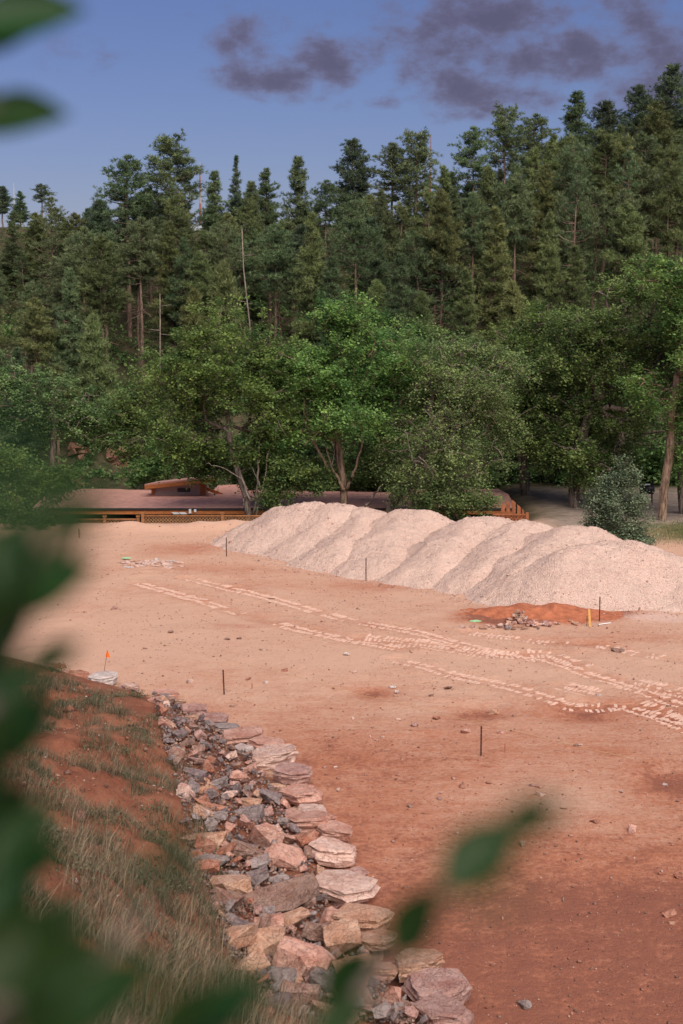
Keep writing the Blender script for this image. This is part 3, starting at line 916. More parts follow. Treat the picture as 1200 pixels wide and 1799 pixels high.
def heap(polys, label, seed, sl=0.60):
    rng = np.random.default_rng(100 + seed)
    nodes = []
    for poly in polys:
        w = np.array([at_z(q[0], q[1], q[2] * (0.93 if q[2] > 0.5 else 1)) for q in poly])
        for a, b in zip(w[:-1], w[1:]):
            for t in np.linspace(0, 1, 9):
                nodes.append(a * (1 - t) + b * t)
    nodes = np.array(nodes)
    c = polys[0][len(polys[0]) // 2]
    o3 = at_z(*c)
    x0, x1, y0, y1 = nodes[:, 0].min() - 4.6, nodes[:, 0].max() + 4.6, nodes[:, 1].min() - 4.0, nodes[:, 1].max() + 4.4
    st = 0.085
    X, Y = np.meshgrid(np.arange(x0, x1, st), np.arange(y0, y1, st))
    wx, wy = X + 0.50 * fbm(X, Y, 1.8, seed + 3, 4), Y + 0.50 * fbm(X, Y, 1.8, seed + 8, 4)
    h = np.full(X.shape, -9.0)
    acc = np.zeros(X.shape)
    for q in nodes:
        d = np.hypot(wx - q[0], wy - q[1])
        k = q[2] - sl * (np.sqrt(d * d + 0.06) - 0.245)
        acc += np.exp(np.clip(k * 11, -60, 60))
    h = np.log(acc + 1e-12) / 11 - 0.13
    h = h + 0.10 * fbm(X, Y, 1.0, seed + 17, 4) + 0.018 * rng.normal(0, 1, X.shape)
    h = np.where(h < 0.35, 0.35 + (h - 0.35) * np.where(h < 0.35, 0.97, 1), h)
    n_y, n_x = X.shape
    ii = np.arange(n_x * n_y).reshape(n_y, n_x)
    q4 = np.stack([ii[:-1, :-1], ii[:-1, 1:], ii[1:, 1:], ii[1:, :-1]], -1).reshape(-1, 4)
    hv = h.ravel()
    keep = hv[q4].max(1) > -0.30
    q4 = q4[keep]
    used = np.unique(q4)
    rm = np.full(n_x * n_y, -1)
    rm[used] = np.arange(len(used))
    v = np.stack([X.ravel() - o3[0], Y.ravel() - o3[1], np.maximum(hv, -0.40)], 1)[used]
    ob = link('gravel_heap', mesh_np('gravel_heap', v, rm[q4], M['gravel'], smooth=True), None, (o3[0], o3[1], 0))
    tag(ob, label, 'gravel heap', 'gravel heaps dumped in a row')
    vis = np.where((hv > -0.03))[0]
    pick = rng.choice(vis, 1600)
    pp = np.stack([X.ravel()[pick] + rng.uniform(-.04, .04, 1600), Y.ravel()[pick] + rng.uniform(-.04, .04, 1600), hv[pick] + 0.012], 1)
    # stones that rolled out past the toe
    toe = np.where((hv > -0.45) & (hv < 0.0))[0]
    pk = rng.choice(toe, 500)
    tp = np.stack([X.ravel()[pk], Y.ravel()[pk], np.zeros(500)], 1)
    tp[:, 2] = terrain(tp[:, 0], tp[:, 1]) + 0.012
    pp = np.vstack([pp, tp])
    cc = np.array([PAL['pale'], PAL['pink'], PAL['mauve'], PAL['white']])[rng.choice(4, len(pp), p=[.66, .16, .08, .10])] * rng.uniform(.85, 1.1, (len(pp), 1))
    pebble_cloud('loose_stone', pp, rng.uniform(0.022, 0.062, len(pp)) * (1 + (rng.uniform(0, 1, len(pp)) > 0.96) + 0.9 * (rng.uniform(0, 1, len(pp)) * (pp[:, 2] < 0.35) > 0.8)), cc, rng, M['rubble'], ob, (o3[0], o3[1], 0))
    return ob


for k, (a, b, lab) in enumerate(HEAPS):
    heap([a, b], lab, 40 + k * 7, [0.62, 0.55, 0.53, 0.54, 0.52, 0.53, 0.56, 0.57][k])

# ------------------------------------------------------------------ foliage
def leaf_quads(centers, size, rng, aspect=0.55, up=0.55, tilt_dir=None):
    """rhombic leaves with random lie; returns verts, faces"""
    n = len(centers)
    nrm = rng.normal(0, 1, (n, 3))
    nrm[:, 2] = np.abs(nrm[:, 2]) + up
    nrm /= np.linalg.norm(nrm, axis=1, keepdims=True)
    a = rng.normal(0, 1, (n, 3))
    if tilt_dir is not None:
        a = a * 0.5 + tilt_dir
    a -= nrm * np.sum(a * nrm, 1, keepdims=True)
    a /= np.linalg.norm(a, axis=1, keepdims=True) + 1e-9
    b = np.cross(nrm, a)
    s = np.asarray(size)[:, None]
    v = np.stack([centers - a * s * 0.5, centers + b * s * aspect * 0.5 + a * s * 0.05, centers + a * s * 0.5, centers - b * s * aspect * 0.5 + a * s * 0.05], 1)
    f = np.arange(4 * n).reshape(n, 4)
    return v.reshape(-1, 3), f


def make_broadleaf(name, rng, base, trunk_pts, lobes, clumps, leaves_per, leaf, bark, leafm, spread=0.31, trunk_r=0.25, droop=0.0, twig_dead=0, inner=0.35, tip=0.0):
    """trunk polyline (relative to base), lobes (cx,cy,cz,rx,ry,rz) relative to base; one tree with trunk and crown"""
    base = np.asarray(base, float)
    root = empty(name, base)
    lumps = []
    for l in lobes:                                     # every big lobe is a bunch of smaller, uneven ones
        for _ in range(9):
            d = rng.normal(0, 1, 3)
            d /= np.linalg.norm(d)
            k = rng.uniform(0.34, 0.62)
            lumps.append((*(np.array(l[:3]) + d * np.array(l[3:]) * rng.uniform(0.45, 0.85)), l[3] * k * 1.15, l[4] * k * 1.15, l[5] * k * 0.85))
    lobes = lumps
    vols = np.array([l[3] * l[4] * l[5] for l in lobes]) ** 0.67
    cs = []
    for l, m in zip(lobes, rng.multinomial(clumps, vols / vols.sum())):
        d = rng.normal(0, 1, (m, 3))
        d /= np.linalg.norm(d, axis=1, keepdims=True)
        r = np.where(rng.uniform(0, 1, m) < inner, rng.uniform(0.25, 0.8, m), rng.uniform(0.8, 1.08, m))[:, None]
        cs.append(np.array(l[:3]) + d * r * np.array(l[3:]))
    cs = np.vstack(cs)
    # branching: every clump hangs on the nearest limb already grown
    tp = np.array(trunk_pts, float)
    nodes, parent, forced = [tp[0]], [-1], []
    for a, b in zip(tp[:-1], tp[1:]):
        for t in (0.5, 1.0):
            nodes.append(a + (b - a) * t)
            parent.append(len(nodes) - 2)
    order = np.argsort(np.linalg.norm(cs - tp[-1], axis=1))
    start = max(1, int(len(nodes) * 0.4))
    live = list(range(start, len(nodes)))
    arr = np.zeros((len(cs) * 2 + len(nodes), 3))
    arr[:len(nodes)] = nodes
    cntn = len(nodes)
    livemask = np.zeros(len(arr), bool)
    livemask[live] = True
    tipdist = np.zeros(len(arr))
    for ci in order:
        c = cs[ci]
        li = np.where(livemask)[0]
        dv = arr[li] - c
        d = np.linalg.norm(dv, axis=1) + 0.10 * tipdist[li] + np.where(dv[:, 2] > 0.2, 0.6 * dv[:, 2], 0)
        j = li[int(np.argmin(d))]
        mid = (arr[j] * 0.5 + c * 0.5) + rng.normal(0, 0.10, 3) * np.linalg.norm(c - arr[j]) + np.array([0, 0, 0.08 * np.linalg.norm(c - arr[j])])
        for q, par in ((mid, j), (c, cntn)):
            arr[cntn] = q
            parent.append(par)
            tipdist[cntn] = tipdist[par] + np.linalg.norm(q - arr[par])
            livemask[cntn] = True
            cntn += 1
    parent = np.array(parent)
    wgt = np.zeros(cntn)
    for i in range(cntn - 1, 0, -1):
        wgt[i] += 1 if wgt[i] == 0 else 0
        wgt[parent[i]] += wgt[i]
    rad = trunk_r * (wgt / wgt[0]) ** 0.42
    rad = np.maximum(rad, 0.012)
    vs, fs, n0 = [], [], 0
    for i in range(1, cntn):
        p = parent[i]
        n = 7 if rad[i] > 0.08 else 4
        v, f = tube_geo([arr[p], arr[i]], [rad[i] * 1.05 if rad[p] > rad[i] * 2 else rad[p], rad[i]], n)
        vs.append(v)
        fs.append(f + n0)
        n0 += len(v)
    if twig_dead:
        sel = rng.choice(len(cs), twig_dead)
        for i in sel:
            c = cs[i]
            d = rng.normal(0, 1, 3) + np.array([0, -0.8, -0.3 - droop])
            d /= np.linalg.norm(d)
            L = rng.uniform(0.6, 1.6)
            v, f = tube_geo([c, c + d * L * 0.5 + rng.normal(0, .08, 3), c + d * L + rng.normal(0, .12, 3)], [0.022, 0.016, 0.008], 3)
            vs.append(v)
            fs.append(f + n0)
            n0 += len(v)
    link('trunk', mesh_np('trunk', np.vstack(vs), np.vstack(fs), bark, smooth=True), root)
    k = leaves_per
    nt = 6                                               # every clump is a spray of leafy twigs
    ctr0 = cs.mean(0)
    outw = cs - ctr0
    outw /= np.linalg.norm(outw, axis=1, keepdims=True) + 1e-9
    td = rng.normal(0, 0.75, (len(cs), nt, 3)) + 0.75 * outw[:, None, :] + np.array([0, 0, 0.25 - 0.8 * droop])
    td /= np.linalg.norm(td, axis=2, keepdims=True)
    tl = rng.uniform(1.0, 2.9, (len(cs), nt, 1)) * spread
    pick = rng.integers(0, nt, (len(cs), k))
    rows = np.arange(len(cs))[:, None]
    t = rng.uniform(0.05, 1.0, (len(cs), k, 1)) ** 0.8
    ctr = cs[:, None, :] + td[rows, pick] * tl[rows, pick] * t
    ctr[..., 2] -= (0.18 + 0.5 * droop) * (tl[rows, pick] * t * t)[..., 0]
    ctr = ctr + rng.normal(0, 1, ctr.shape) * np.array([0.11, 0.11, 0.07])
    ctr = ctr.reshape(-1, 3)
    lowest = -1e9
    tone = np.repeat(np.clip(rng.normal(0.45, 0.26, len(cs)), 0, 1), k) + rng.normal(0, 0.08, len(ctr))
    v, f = leaf_quads(ctr, leaf * 1.2 * rng.uniform(0.65, 1.3, len(ctr)), rng, 0.6, 1.1)
    link('crown', mesh_np('crown', v, f, leafm, tint=np.repeat(np.clip(tone, 0, 1), 4)), root)
    return root


def pine_meshes(seed, Ht, cb, R, shape, tufts, needle=0.30, dead=10, bend=0.25, density=1.0, leafm=None, bark=None):
    """one conifer kind: trunk mesh with boughs, crown mesh of needle tufts"""
    rng = np.random.default_rng(seed)
    zt = np.linspace(0, Ht, 12)
    sway = np.stack([np.cumsum(rng.normal(0, bend / 6, 12)), np.cumsum(rng.normal(0, bend / 6, 12))], 1)
    sway -= sway[0]
    pts = np.column_stack([sway, zt])
    r0 = 0.0115 * Ht
    rad = r0 * (1 - 0.93 * (zt / Ht) ** 1.1)
    vs, fs, n0 = [], [], 0

    def put(p, r, n):
        nonlocal n0
        v, f = tube_geo(p, r, n)
        vs.append(v)
        fs.append(f + n0)
        n0 += len(v)
    put(pts, rad, 8)
    tc, td, tt = [], [], []
    z = cb * Ht
    while z < Ht * 0.985:
        u = (z / Ht - cb) / (1 - cb)
        if shape in ('cone', 'spire'):
            prof = (1 - u) ** (0.95 if shape == 'spire' else 0.62) * (0.55 + 0.45 * min(1, u * 6))
        elif shape == 'round':
            prof = math.sin(math.pi * min(1, 0.18 + 0.80 * u)) ** 0.7
        else:
            prof = (0.45 + 0.55 * math.sin(math.pi * min(1, 0.25 + 0.68 * u))) * (1 - u ** 4)
        for _ in range(rng.integers(3, 6) if density >= 1 else rng.integers(2, 5)):
            a = rng.uniform(0, 2 * math.pi)
            L = max(0.10, R * prof * rng.uniform(0.5, 1.15))
            el = rng.uniform(-0.20, 0.35) + 0.6 * u ** 1.5
            c0 = np.array([np.interp(z, zt, pts[:, 0]), np.interp(z, zt, pts[:, 1]), z])
            dr = np.array([math.cos(a) * math.cos(el), math.sin(a) * math.cos(el), math.sin(el)])
            tipb = c0 + dr * L + np.array([0, 0, 0.10 * L])
            mid = c0 + dr * L * 0.5 - np.array([0, 0, 0.06 * L])
            put([c0, mid, tipb], [0.022 * L + 0.012, 0.016 * L + 0.008, 0.006], 3)
            nt = max(4, int(1.45 * tufts * L / R * rng.uniform(0.7, 1.2)))
            bt = np.clip(rng.normal(0.5, 0.2), 0, 1)
            for _k in range(nt):
                t = rng.uniform(0.30, 1.05)
                q = c0 * (1 - t) ** 2 + 2 * t * (1 - t) * mid + t * t * tipb
                side = rng.normal(0, 1, 3)
                side[2] = abs(side[2]) * 0.9 - 0.1
                off = side * (0.03 + 0.17 * L * (1.15 - 0.5 * t))
                tc.append(q + off)
                td.append(dr * 0.6 + side * 0.35 + np.array([0, 0, 0.5]))
                tt.append(bt)
        z += rng.uniform(0.22, 0.42) / density * (Ht / 16)
    # dead lower boughs
    for _ in range(dead):
        z = rng.uniform(0.12, cb + 0.12) * Ht
        a = rng.uniform(0, 6.28)
        L = rng.uniform(0.5, 1.8)
        c0 = np.array([np.interp(z, zt, pts[:, 0]), np.interp(z, zt, pts[:, 1]), z])
        e = c0 + np.array([math.cos(a) * L, math.sin(a) * L, rng.uniform(-.6, .3) * L])
        put([c0, (c0 + e) / 2 + rng.normal(0, .08, 3), e], [0.035, 0.022, 0.01], 3)
    trunk = mesh_np('trunk', np.vstack(vs), np.vstack(fs), bark, smooth=True)
    tc, td, tt = np.array(tc), np.array(td), np.array(tt)
    nb = 12
    n = len(tc)
    d = rng.normal(0, 1, (n, nb, 3)) * 0.75 + (td / np.linalg.norm(td, axis=1, keepdims=True))[:, None, :]
    d /= np.linalg.norm(d, axis=2, keepdims=True)
    L = needle * rng.uniform(0.6, 1.25, (n, nb, 1))
    w = np.cross(d, rng.normal(0, 1, (n, nb, 3)))
    w /= np.linalg.norm(w, axis=2, keepdims=True)
    c = tc[:, None, :] + rng.normal(0, 0.05, (n, nb, 3))
    v = np.stack([c - w * needle * 0.095, c + w * needle * 0.095, c + d * L], 2).reshape(-1, 3)
    f = np.arange(len(v)).reshape(-1, 3)
    tone = np.clip(np.repeat(tt + rng.normal(0, 0.15, n), nb * 3), 0, 1)
    return trunk, mesh_np('crown', v, f, leafm, tint=tone)


PINES = {}
for key, args in {
    'ponderosa_a': dict(seed=1, Ht=16, cb=0.60, R=2.0, shape='irregular', tufts=20, dead=22, leafm=M['needles'], density=0.9),
    'ponderosa_b': dict(seed=2, Ht=16, cb=0.62, R=2.1, shape='round', tufts=22, dead=26, leafm=M['needles'], density=0.95),
    'ponderosa_c': dict(seed=3, Ht=16, cb=0.52, R=1.9, shape='irregular', tufts=20, dead=16, leafm=M['needles_olive'], density=1.0),
    'cone_a': dict(seed=4, Ht=15, cb=0.16, R=2.2, shape='cone', tufts=20, dead=8, leafm=M['needles'], density=1.2),
    'cone_b': dict(seed=5, Ht=15, cb=0.22, R=2.0, shape='cone', tufts=20, dead=8, leafm=M['needles_olive'], density=1.15),
    'dark_a': dict(seed=6, Ht=16, cb=0.36, R=2.2, shape='round', tufts=24, dead=12, leafm=M['needles_dark'], density=1.1),
    'spruce': dict(seed=7, Ht=16, cb=0.10, R=2.0, shape='spire', tufts=18, needle=0.24, dead=4, leafm=M['needles_dark'], density=1.4),
    'sparse': dict(seed=8, Ht=15, cb=0.35, R=1.9, shape='irregular', tufts=9, dead=40, leafm=M['needles'], density=0.7),
    'cone_c': dict(seed=12, Ht=15, cb=0.40, R=2.1, shape='cone', tufts=18, dead=14, leafm=M['needles'], density=1.0),
    'ponderosa_d': dict(seed=13, Ht=16, cb=0.55, R=2.3, shape='irregular', tufts=18, dead=30, leafm=M['needles'], density=0.8, bend=0.5),
    'ponderosa_e': dict(seed=14, Ht=16, cb=0.50, R=1.8, shape='round', tufts=20, dead=20, leafm=M['needles_olive'], density=0.9, bend=0.4),
    'young': dict(seed=9, Ht=7, cb=0.08, R=1.7, shape='cone', tufts=20, dead=2, leafm=M['needles_olive'], density=1.3),
}.items():
    PINES[key] = (*pine_meshes(bark=M['pine_bark'], **args), args['Ht'])
LOOK = {'ponderosa_a': 'tall ragged green pine', 'ponderosa_b': 'bare-trunked round-topped green pine', 'ponderosa_c': 'olive green pine',
        'cone_a': 'dense cone-shaped green pine', 'cone_b': 'cone-shaped yellowish green pine', 'dark_a': 'dark green round-topped pine',
        'spruce': 'narrow dark pointed spruce', 'sparse': 'thin sparse pine with bare grey boughs', 'young': 'young yellowish green pine', 'cone_c': 'tapering green pine', 'ponderosa_d': 'wide-limbed open green pine', 'ponderosa_e': 'slim olive green pine'}

SKY_TREES = [(-95, 372, 137, 'cone_a'), (-48, 380, 139, 'dark_a'), (-22, 384, 138, 'ponderosa_c'), (4, 378, 138, 'dark_a'), (36, 384, 139, 'cone_a'), (74, 380, 138, 'ponderosa_a'), (-60, 372, 114, 'dark_a'), (20, 392, 118, 'cone_a'), (62, 372, 116, 'ponderosa_c'), (92, 342, 113, 'sparse'), (130, 372, 116, 'ponderosa_c'), (178, 352, 118, 'dark_a'), (222, 272, 112, 'ponderosa_a'),
             (298, 240, 114, 'ponderosa_b'), (262, 330, 118, 'ponderosa_a'), (335, 300, 117, 'sparse'), (378, 300, 120, 'cone_a'), (410, 272, 124, 'spruce'), (440, 318, 118, 'cone_a'),
             (466, 296, 122, 'cone_c'), (522, 274, 117, 'cone_a'), (572, 316, 118, 'ponderosa_a'), (616, 246, 124, 'dark_a'), (650, 340, 116, 'ponderosa_c'), (688, 250, 121, 'ponderosa_a'),
             (732, 232, 119, 'ponderosa_b'), (782, 290, 116, 'cone_b'), (834, 222, 117, 'ponderosa_a'), (888, 188, 119, 'ponderosa_b'), (940, 200, 121, 'ponderosa_a'),
             (972, 236, 117, 'cone_b'), (1016, 160, 121, 'cone_a'), (1066, 180, 124, 'dark_a'), (1122, 152, 127, 'dark_a'), (1152, 176, 119, 'ponderosa_c'), (1186, 114, 126, 'dark_a'),
             (1240, 120, 122, 'ponderosa_a'), (1290, 110, 124, 'dark_a')]


def skyline(px):
    return np.interp(px, [-100, 0, 100, 200, 300, 450, 600, 750, 850, 1000, 1200, 1300], [385, 385, 365, 320, 310, 320, 320, 292, 260, 205, 165, 150])


rp = np.random.default_rng(77)
trees = [('skyline', *t) for t in SKY_TREES]
for d0, off, jit, rowname, kinds in ((127, 36, 16, 'back', ['dark_a', 'cone_a', 'ponderosa_a', 'dark_a', 'ponderosa_c', 'cone_a', 'ponderosa_b']),
                                     (112, 62, 34, 'middle', ['ponderosa_a', 'ponderosa_c', 'cone_b', 'dark_a', 'ponderosa_e', 'ponderosa_b', 'cone_c', 'ponderosa_d', 'cone_a', 'sparse', 'ponderosa_e']),
                                     (105, 105, 46, 'front', ['ponderosa_c', 'ponderosa_a', 'ponderosa_d', 'cone_b', 'ponderosa_b', 'ponderosa_e', 'ponderosa_a', 'cone_c', 'ponderosa_b', 'sparse'])):
    px = -70.0
    k = 0
    while px < 1290:
        kd = kinds[(k * 3 + int(rp.integers(2))) % len(kinds)]
        trees.append((rowname, px + rp.uniform(-16, 16), float(skyline(px)) + off + rp.uniform(-jit, jit), d0 + rp.uniform(-2.5, 2.5), kd))
        px += {'back': 31, 'middle': 31, 'front': 33}[rowname]
        k += 1
for px, py, d, kd in [(392, 468, 99, 'young'), (335, 515, 98, 'young'), (872, 362, 101, 'cone_b'), (775, 330, 103, 'ponderosa_c'), (545, 372, 101, 'cone_b'), (1100, 352, 101, 'ponderosa_c'),
                      (60, 520, 97, 'ponderosa_c'), (120, 470, 98, 'cone_a'), (180, 410, 99, 'ponderosa_c'), (625, 350, 102, 'ponderosa_b'), (965, 372, 100, 'cone_b'), (705, 445, 98, 'cone_a'),
                      (30, 610, 93, 'cone_a'), (100, 640, 92, 'ponderosa_c'), (660, 500, 99, 'young'), (740, 520, 98, 'young'), (820, 470, 99, 'cone_b'),
                      (905, 500, 98, 'young'), (585, 450, 100, 'cone_a'), (1010, 430, 100, 'cone_b'), (160, 560, 95, 'young')]:
    trees.append(('nearest', px, py, d, kd))
ROWTXT = {'skyline': 'from left along the skyline', 'back': 'from left in the rear row', 'middle': 'from left in the middle row', 'front': 'from left in the front row',
          'nearest': 'from left among pines nearest the elms'}
for row in ('skyline', 'back', 'middle', 'front', 'nearest'):
    rowt = sorted([t for t in trees if t[0] == row], key=lambda t: t[1])
    for k, (_, px, py, d, kd) in enumerate(rowt):
        top = at_d(px, py, d)
        gz = H(top[0], d)
        ht = top[2] - gz
        if ht < 3.4:
            ht = 3.4 + 0.5 * (k % 3)
        tm, cm, H0 = PINES[kd]
        o = empty('pine_tree', (top[0], d, gz - 0.15), rp.uniform(0, 6.28))
        sc = (ht + 0.15) / H0
        wd = sc ** 0.6 * rp.uniform(0.82, 1.08) * (1.22 if row == 'skyline' and kd != 'spruce' else 1.0)
        o.scale = (wd, wd, sc)
        tag(o, f'{LOOK[kd]}, {ORD[k]} {ROWTXT[row]}', 'pine tree', 'pines on the hillside')
        link('trunk', tm, o)
        link('crown', cm, o)

# a few bare dead snags among the pines
for k, (px, py, pyb, d, lab) in enumerate([(281, 515, 600, 100, 'short broken dead pine snag with a crooked side stub'), (425, 400, 560, 104, 'thin pale dead trunk leaning right among the pines')]):
    t = at_d(px, py, d)
    b = at_d(px + (20 if k == 1 else 0), pyb, d)
    b[2] = H(b[0], d)
    rg = np.random.default_rng(300 + k)
    L = t - b
    o = empty('dead_tree', b)
    tag(o, lab, 'dead tree')
    mb = MB()
    mb.tube([np.zeros(3), L * 0.4 + rg.normal(0, .1, 3), L * 0.75 + rg.normal(0, .1, 3), L], [0.07, 0.06, 0.045, 0.02], 7)
    mb.build('trunk', M['dead_wood'], o, True)
    for j in range(3 + k):
        s = L * rg.uniform(0.45, 0.95)
        e = s + np.array([rg.choice([-1, 1]) * rg.uniform(.4, 1.3), rg.uniform(-.5, .5), rg.uniform(-.1, .5)])
        MB().tube([s, (s + e) / 2 + rg.normal(0, .06, 3), e], [0.028, 0.02, 0.01], 4).build('bough', M['dead_wood'], o, True)


def lobe(base, px, py, d, rx, ry, rz):
    c = at_d(px, py, d) - base
    return (*c, rx, ry, rz)


def broad(name, label, seed, bpx, d, trunk_px, lobes_px, clumps, per, leaf, bark, leafm, extra=(), **kw):
    clumps, per, leaf = int(clumps * 1.5), int(per * 0.82), leaf * 0.86
    b = at_d(bpx, 900, d)
    b[2] = H(b[0], d) - 0.1
    tp = [np.zeros(3)] + [at_d(q[0], q[1], d + (q[2] if len(q) > 2 else 0)) - b for q in trunk_px]
    lb = []
    for q in lobes_px:
        px, py, rx, rz = q[:4]
        dz = q[4] if len(q) > 4 else 0
        sc = FPX / (d + dz)
        lb.append(lobe(b, px, py, d + dz, rx / sc, (rx * 0.5 + rz * 0.5) / sc * 0.9, rz / sc))
    o = make_broadleaf(name, np.random.default_rng(seed), b, tp, lb, clumps, per, leaf, bark, leafm, **kw)
    rg = np.random.default_rng(seed + 500)
    for r0, line in extra:                               # side stems and dead limbs
        pl = [at_d(q[0], q[1], d + (q[2] if len(q) > 2 else -0.3)) - b for q in line]
        P_ = np.array(pl)
        tt_ = np.linspace(0, len(P_) - 1, 4 * len(P_))
        P2 = np.stack([np.interp(tt_, np.arange(len(P_)), P_[:, c]) for c in range(3)], 1) + rg.normal(0, 0.03, (len(tt_), 3))
        MB().tube(P2, np.linspace(r0, r0 * 0.3, len(P2)), 6).build('limb', M['dead_wood'] if r0 < 0.05 else bark, o, True)
    tag(o, label, 'tree', 'broadleaf trees round the lot')
    return o


broad('broadleaf_tree', 'bushy green elm on a thin leaning trunk at the left end of the gravel', 1, 446, 71.5, [(432, 870), (418, 830), (404, 780), (400, 730)],
      [(400, 630, 105, 75), (325, 690, 75, 75), (450, 720, 80, 75), (295, 760, 55, 55), (375, 780, 85, 50, 1), (340, 605, 60, 45), (490, 640, 65, 70, 1), (480, 790, 55, 45, 1), (430, 830, 50, 30, 2), (340, 820, 55, 30, 2)],
      520, 85, 0.15, M['grey_bark'], M['leaves'], trunk_r=0.17, twig_dead=90,
      extra=[(0.08, [(446, 905), (452, 860), (455, 800), (458, 740)]), (0.045, [(440, 880), (425, 840), (392, 822), (360, 815)]), (0.04, [(450, 905), (462, 850), (470, 800), (480, 770)]), (0.03, [(436, 868), (428, 872), (424, 895)]), (0.03, [(470, 900), (452, 840), (432, 805)]), (0.07, [(470, 910), (474, 870), (480, 830)])])
broad('broadleaf_tree', 'tall bright green elm with a forked reddish trunk behind the tallest gravel heap', 2, 606, 72.0, [(604, 870), (603, 845), (596, 805), (590, 750)],
      [(585, 590, 75, 60), (540, 660, 80, 70), (640, 650, 85, 75), (690, 610, 60, 50, 1), (610, 750, 70, 40, -2), (520, 740, 60, 55), (700, 700, 60, 60), (735, 640, 45, 50, 2), (480, 690, 50, 60, 1), (590, 560, 45, 34), (540, 820, 50, 35, 2), (660, 800, 60, 45, 2), (600, 690, 90, 60, 1), (700, 780, 50, 50, 1)],
      640, 85, 0.15, M['pale_bark'], M['leaves'], trunk_r=0.20, twig_dead=70,
      extra=[(0.11, [(605, 860), (592, 838), (580, 815), (572, 780)]), (0.10, [(607, 858), (622, 830), (634, 790), (640, 750)]), (0.04, [(582, 822), (588, 800), (587, 775)]), (0.09, [(578, 830), (545, 760), (520, 715), (505, 690)])])
broad('broadleaf_tree', 'drooping grey-green willow with bare twigs on a trunk leaning right', 3, 672, 70.5, [(690, 880), (712, 850), (745, 800), (770, 750)],
      [(790, 680, 90, 70), (850, 720, 65, 70), (760, 780, 70, 70, -1), (820, 810, 55, 60, -1), (730, 840, 40, 50, -1), (790, 860, 60, 40, -1), (870, 650, 55, 55, 1), (760, 640, 65, 50, 1), (820, 620, 60, 40, 1), (880, 770, 45, 60), (700, 800, 45, 45, 1)],
      560, 80, 0.12, M['grey_bark'], M['leaves_grey'], trunk_r=0.30, extra=[(0.035, [(735, 800, -1.5), (760, 830, -1.6), (776, 842, -1.6)]), (0.03, [(715, 760, -1.5), (722, 800, -1.6), (735, 830, -1.6)]), (0.09, [(640, 890), (655, 870), (672, 850)])], droop=0.5, twig_dead=90, spread=0.38)
broad('broadleaf_tree', 'green tree filling the gap between the willow and the big dark elm', 4, 925, 78, [(922, 860), (918, 800), (915, 740)],
      [(905, 640, 70, 70), (960, 690, 70, 80), (940, 590, 60, 40), (985, 620, 60, 60), (915, 730, 60, 50), (985, 760, 60, 60, -1)],
      420, 80, 0.15, M['grey_bark'], M['leaves'], trunk_r=0.28, twig_dead=40)
broad('broadleaf_tree', 'huge dark elm with hanging foliage left of the leaning trunk at the right edge', 5, 1008, 73, [(1008, 860), (1012, 800), (1040, 720)],
      [(1060, 560, 80, 60), (1130, 520, 80, 55, 1), (1030, 650, 80, 80), (1110, 640, 90, 80), (1000, 740, 55, 70), (1070, 740, 70, 70), (1040, 800, 60, 45, -1), (1100, 800, 40, 40), (1180, 600, 60, 90, 2), (1010, 590, 60, 50, 1), (960, 790, 45, 50, 1)],
      640, 85, 0.15, M['grey_bark'], M['leaves_dark'], trunk_r=0.30, droop=0.5, twig_dead=60)
broad('broadleaf_tree', 'tall elm with a thick bare curving trunk at the right edge of the lot', 6, 1163, 68.3, [(1166, 860), (1176, 800), (1180, 730), (1190, 660)],
      [(1200, 540, 70, 70), (1230, 640, 70, 90), (1180, 480, 60, 40, 1), (1260, 540, 80, 90), (1190, 720, 45, 45), (1140, 690, 40, 50), (1215, 790, 40, 40)],
      380, 85, 0.15, M['pale_bark'], M['leaves'], trunk_r=0.22, droop=0.4, twig_dead=30)
broad('broadleaf_tree', 'dark tree with a thin straight trunk cut by the right picture edge', 7, 1200, 70.5, [(1197, 860), (1198, 780), (1205, 700)],
      [(1240, 700, 60, 60), (1230, 600, 70, 70, 2), (1270, 760, 50, 50)], 220, 80, 0.15, M['grey_bark'], M['leaves_dark'], trunk_r=0.22)
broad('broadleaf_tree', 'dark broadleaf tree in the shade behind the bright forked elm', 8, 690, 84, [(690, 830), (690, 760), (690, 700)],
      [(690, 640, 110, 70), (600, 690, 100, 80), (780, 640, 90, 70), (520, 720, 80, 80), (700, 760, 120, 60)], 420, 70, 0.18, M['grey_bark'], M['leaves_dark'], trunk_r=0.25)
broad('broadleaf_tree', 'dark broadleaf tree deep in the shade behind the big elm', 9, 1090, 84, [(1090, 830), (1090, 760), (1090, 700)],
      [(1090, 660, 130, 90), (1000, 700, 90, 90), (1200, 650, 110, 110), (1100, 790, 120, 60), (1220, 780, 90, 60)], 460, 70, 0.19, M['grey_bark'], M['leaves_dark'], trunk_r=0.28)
broad('broadleaf_tree', 'pale loose-leaved tree on the slope above the left shrub', 10, 90, 82, [(92, 800), (95, 750), (90, 710)],
      [(95, 700, 60, 50), (40, 720, 60, 50), (150, 740, 50, 45), (20, 660, 50, 50)], 260, 70, 0.15, M['grey_bark'], M['leaves_grey'], trunk_r=0.18, droop=0.3)
broad('broadleaf_tree', 'dark green tree on the slope left of the leaning elm', 12, 250, 84, [(250, 800), (252, 740), (255, 690)],
      [(255, 690, 60, 60), (220, 760, 50, 50), (290, 780, 45, 45)], 240, 70, 0.16, M['grey_bark'], M['leaves_dark'], trunk_r=0.16)


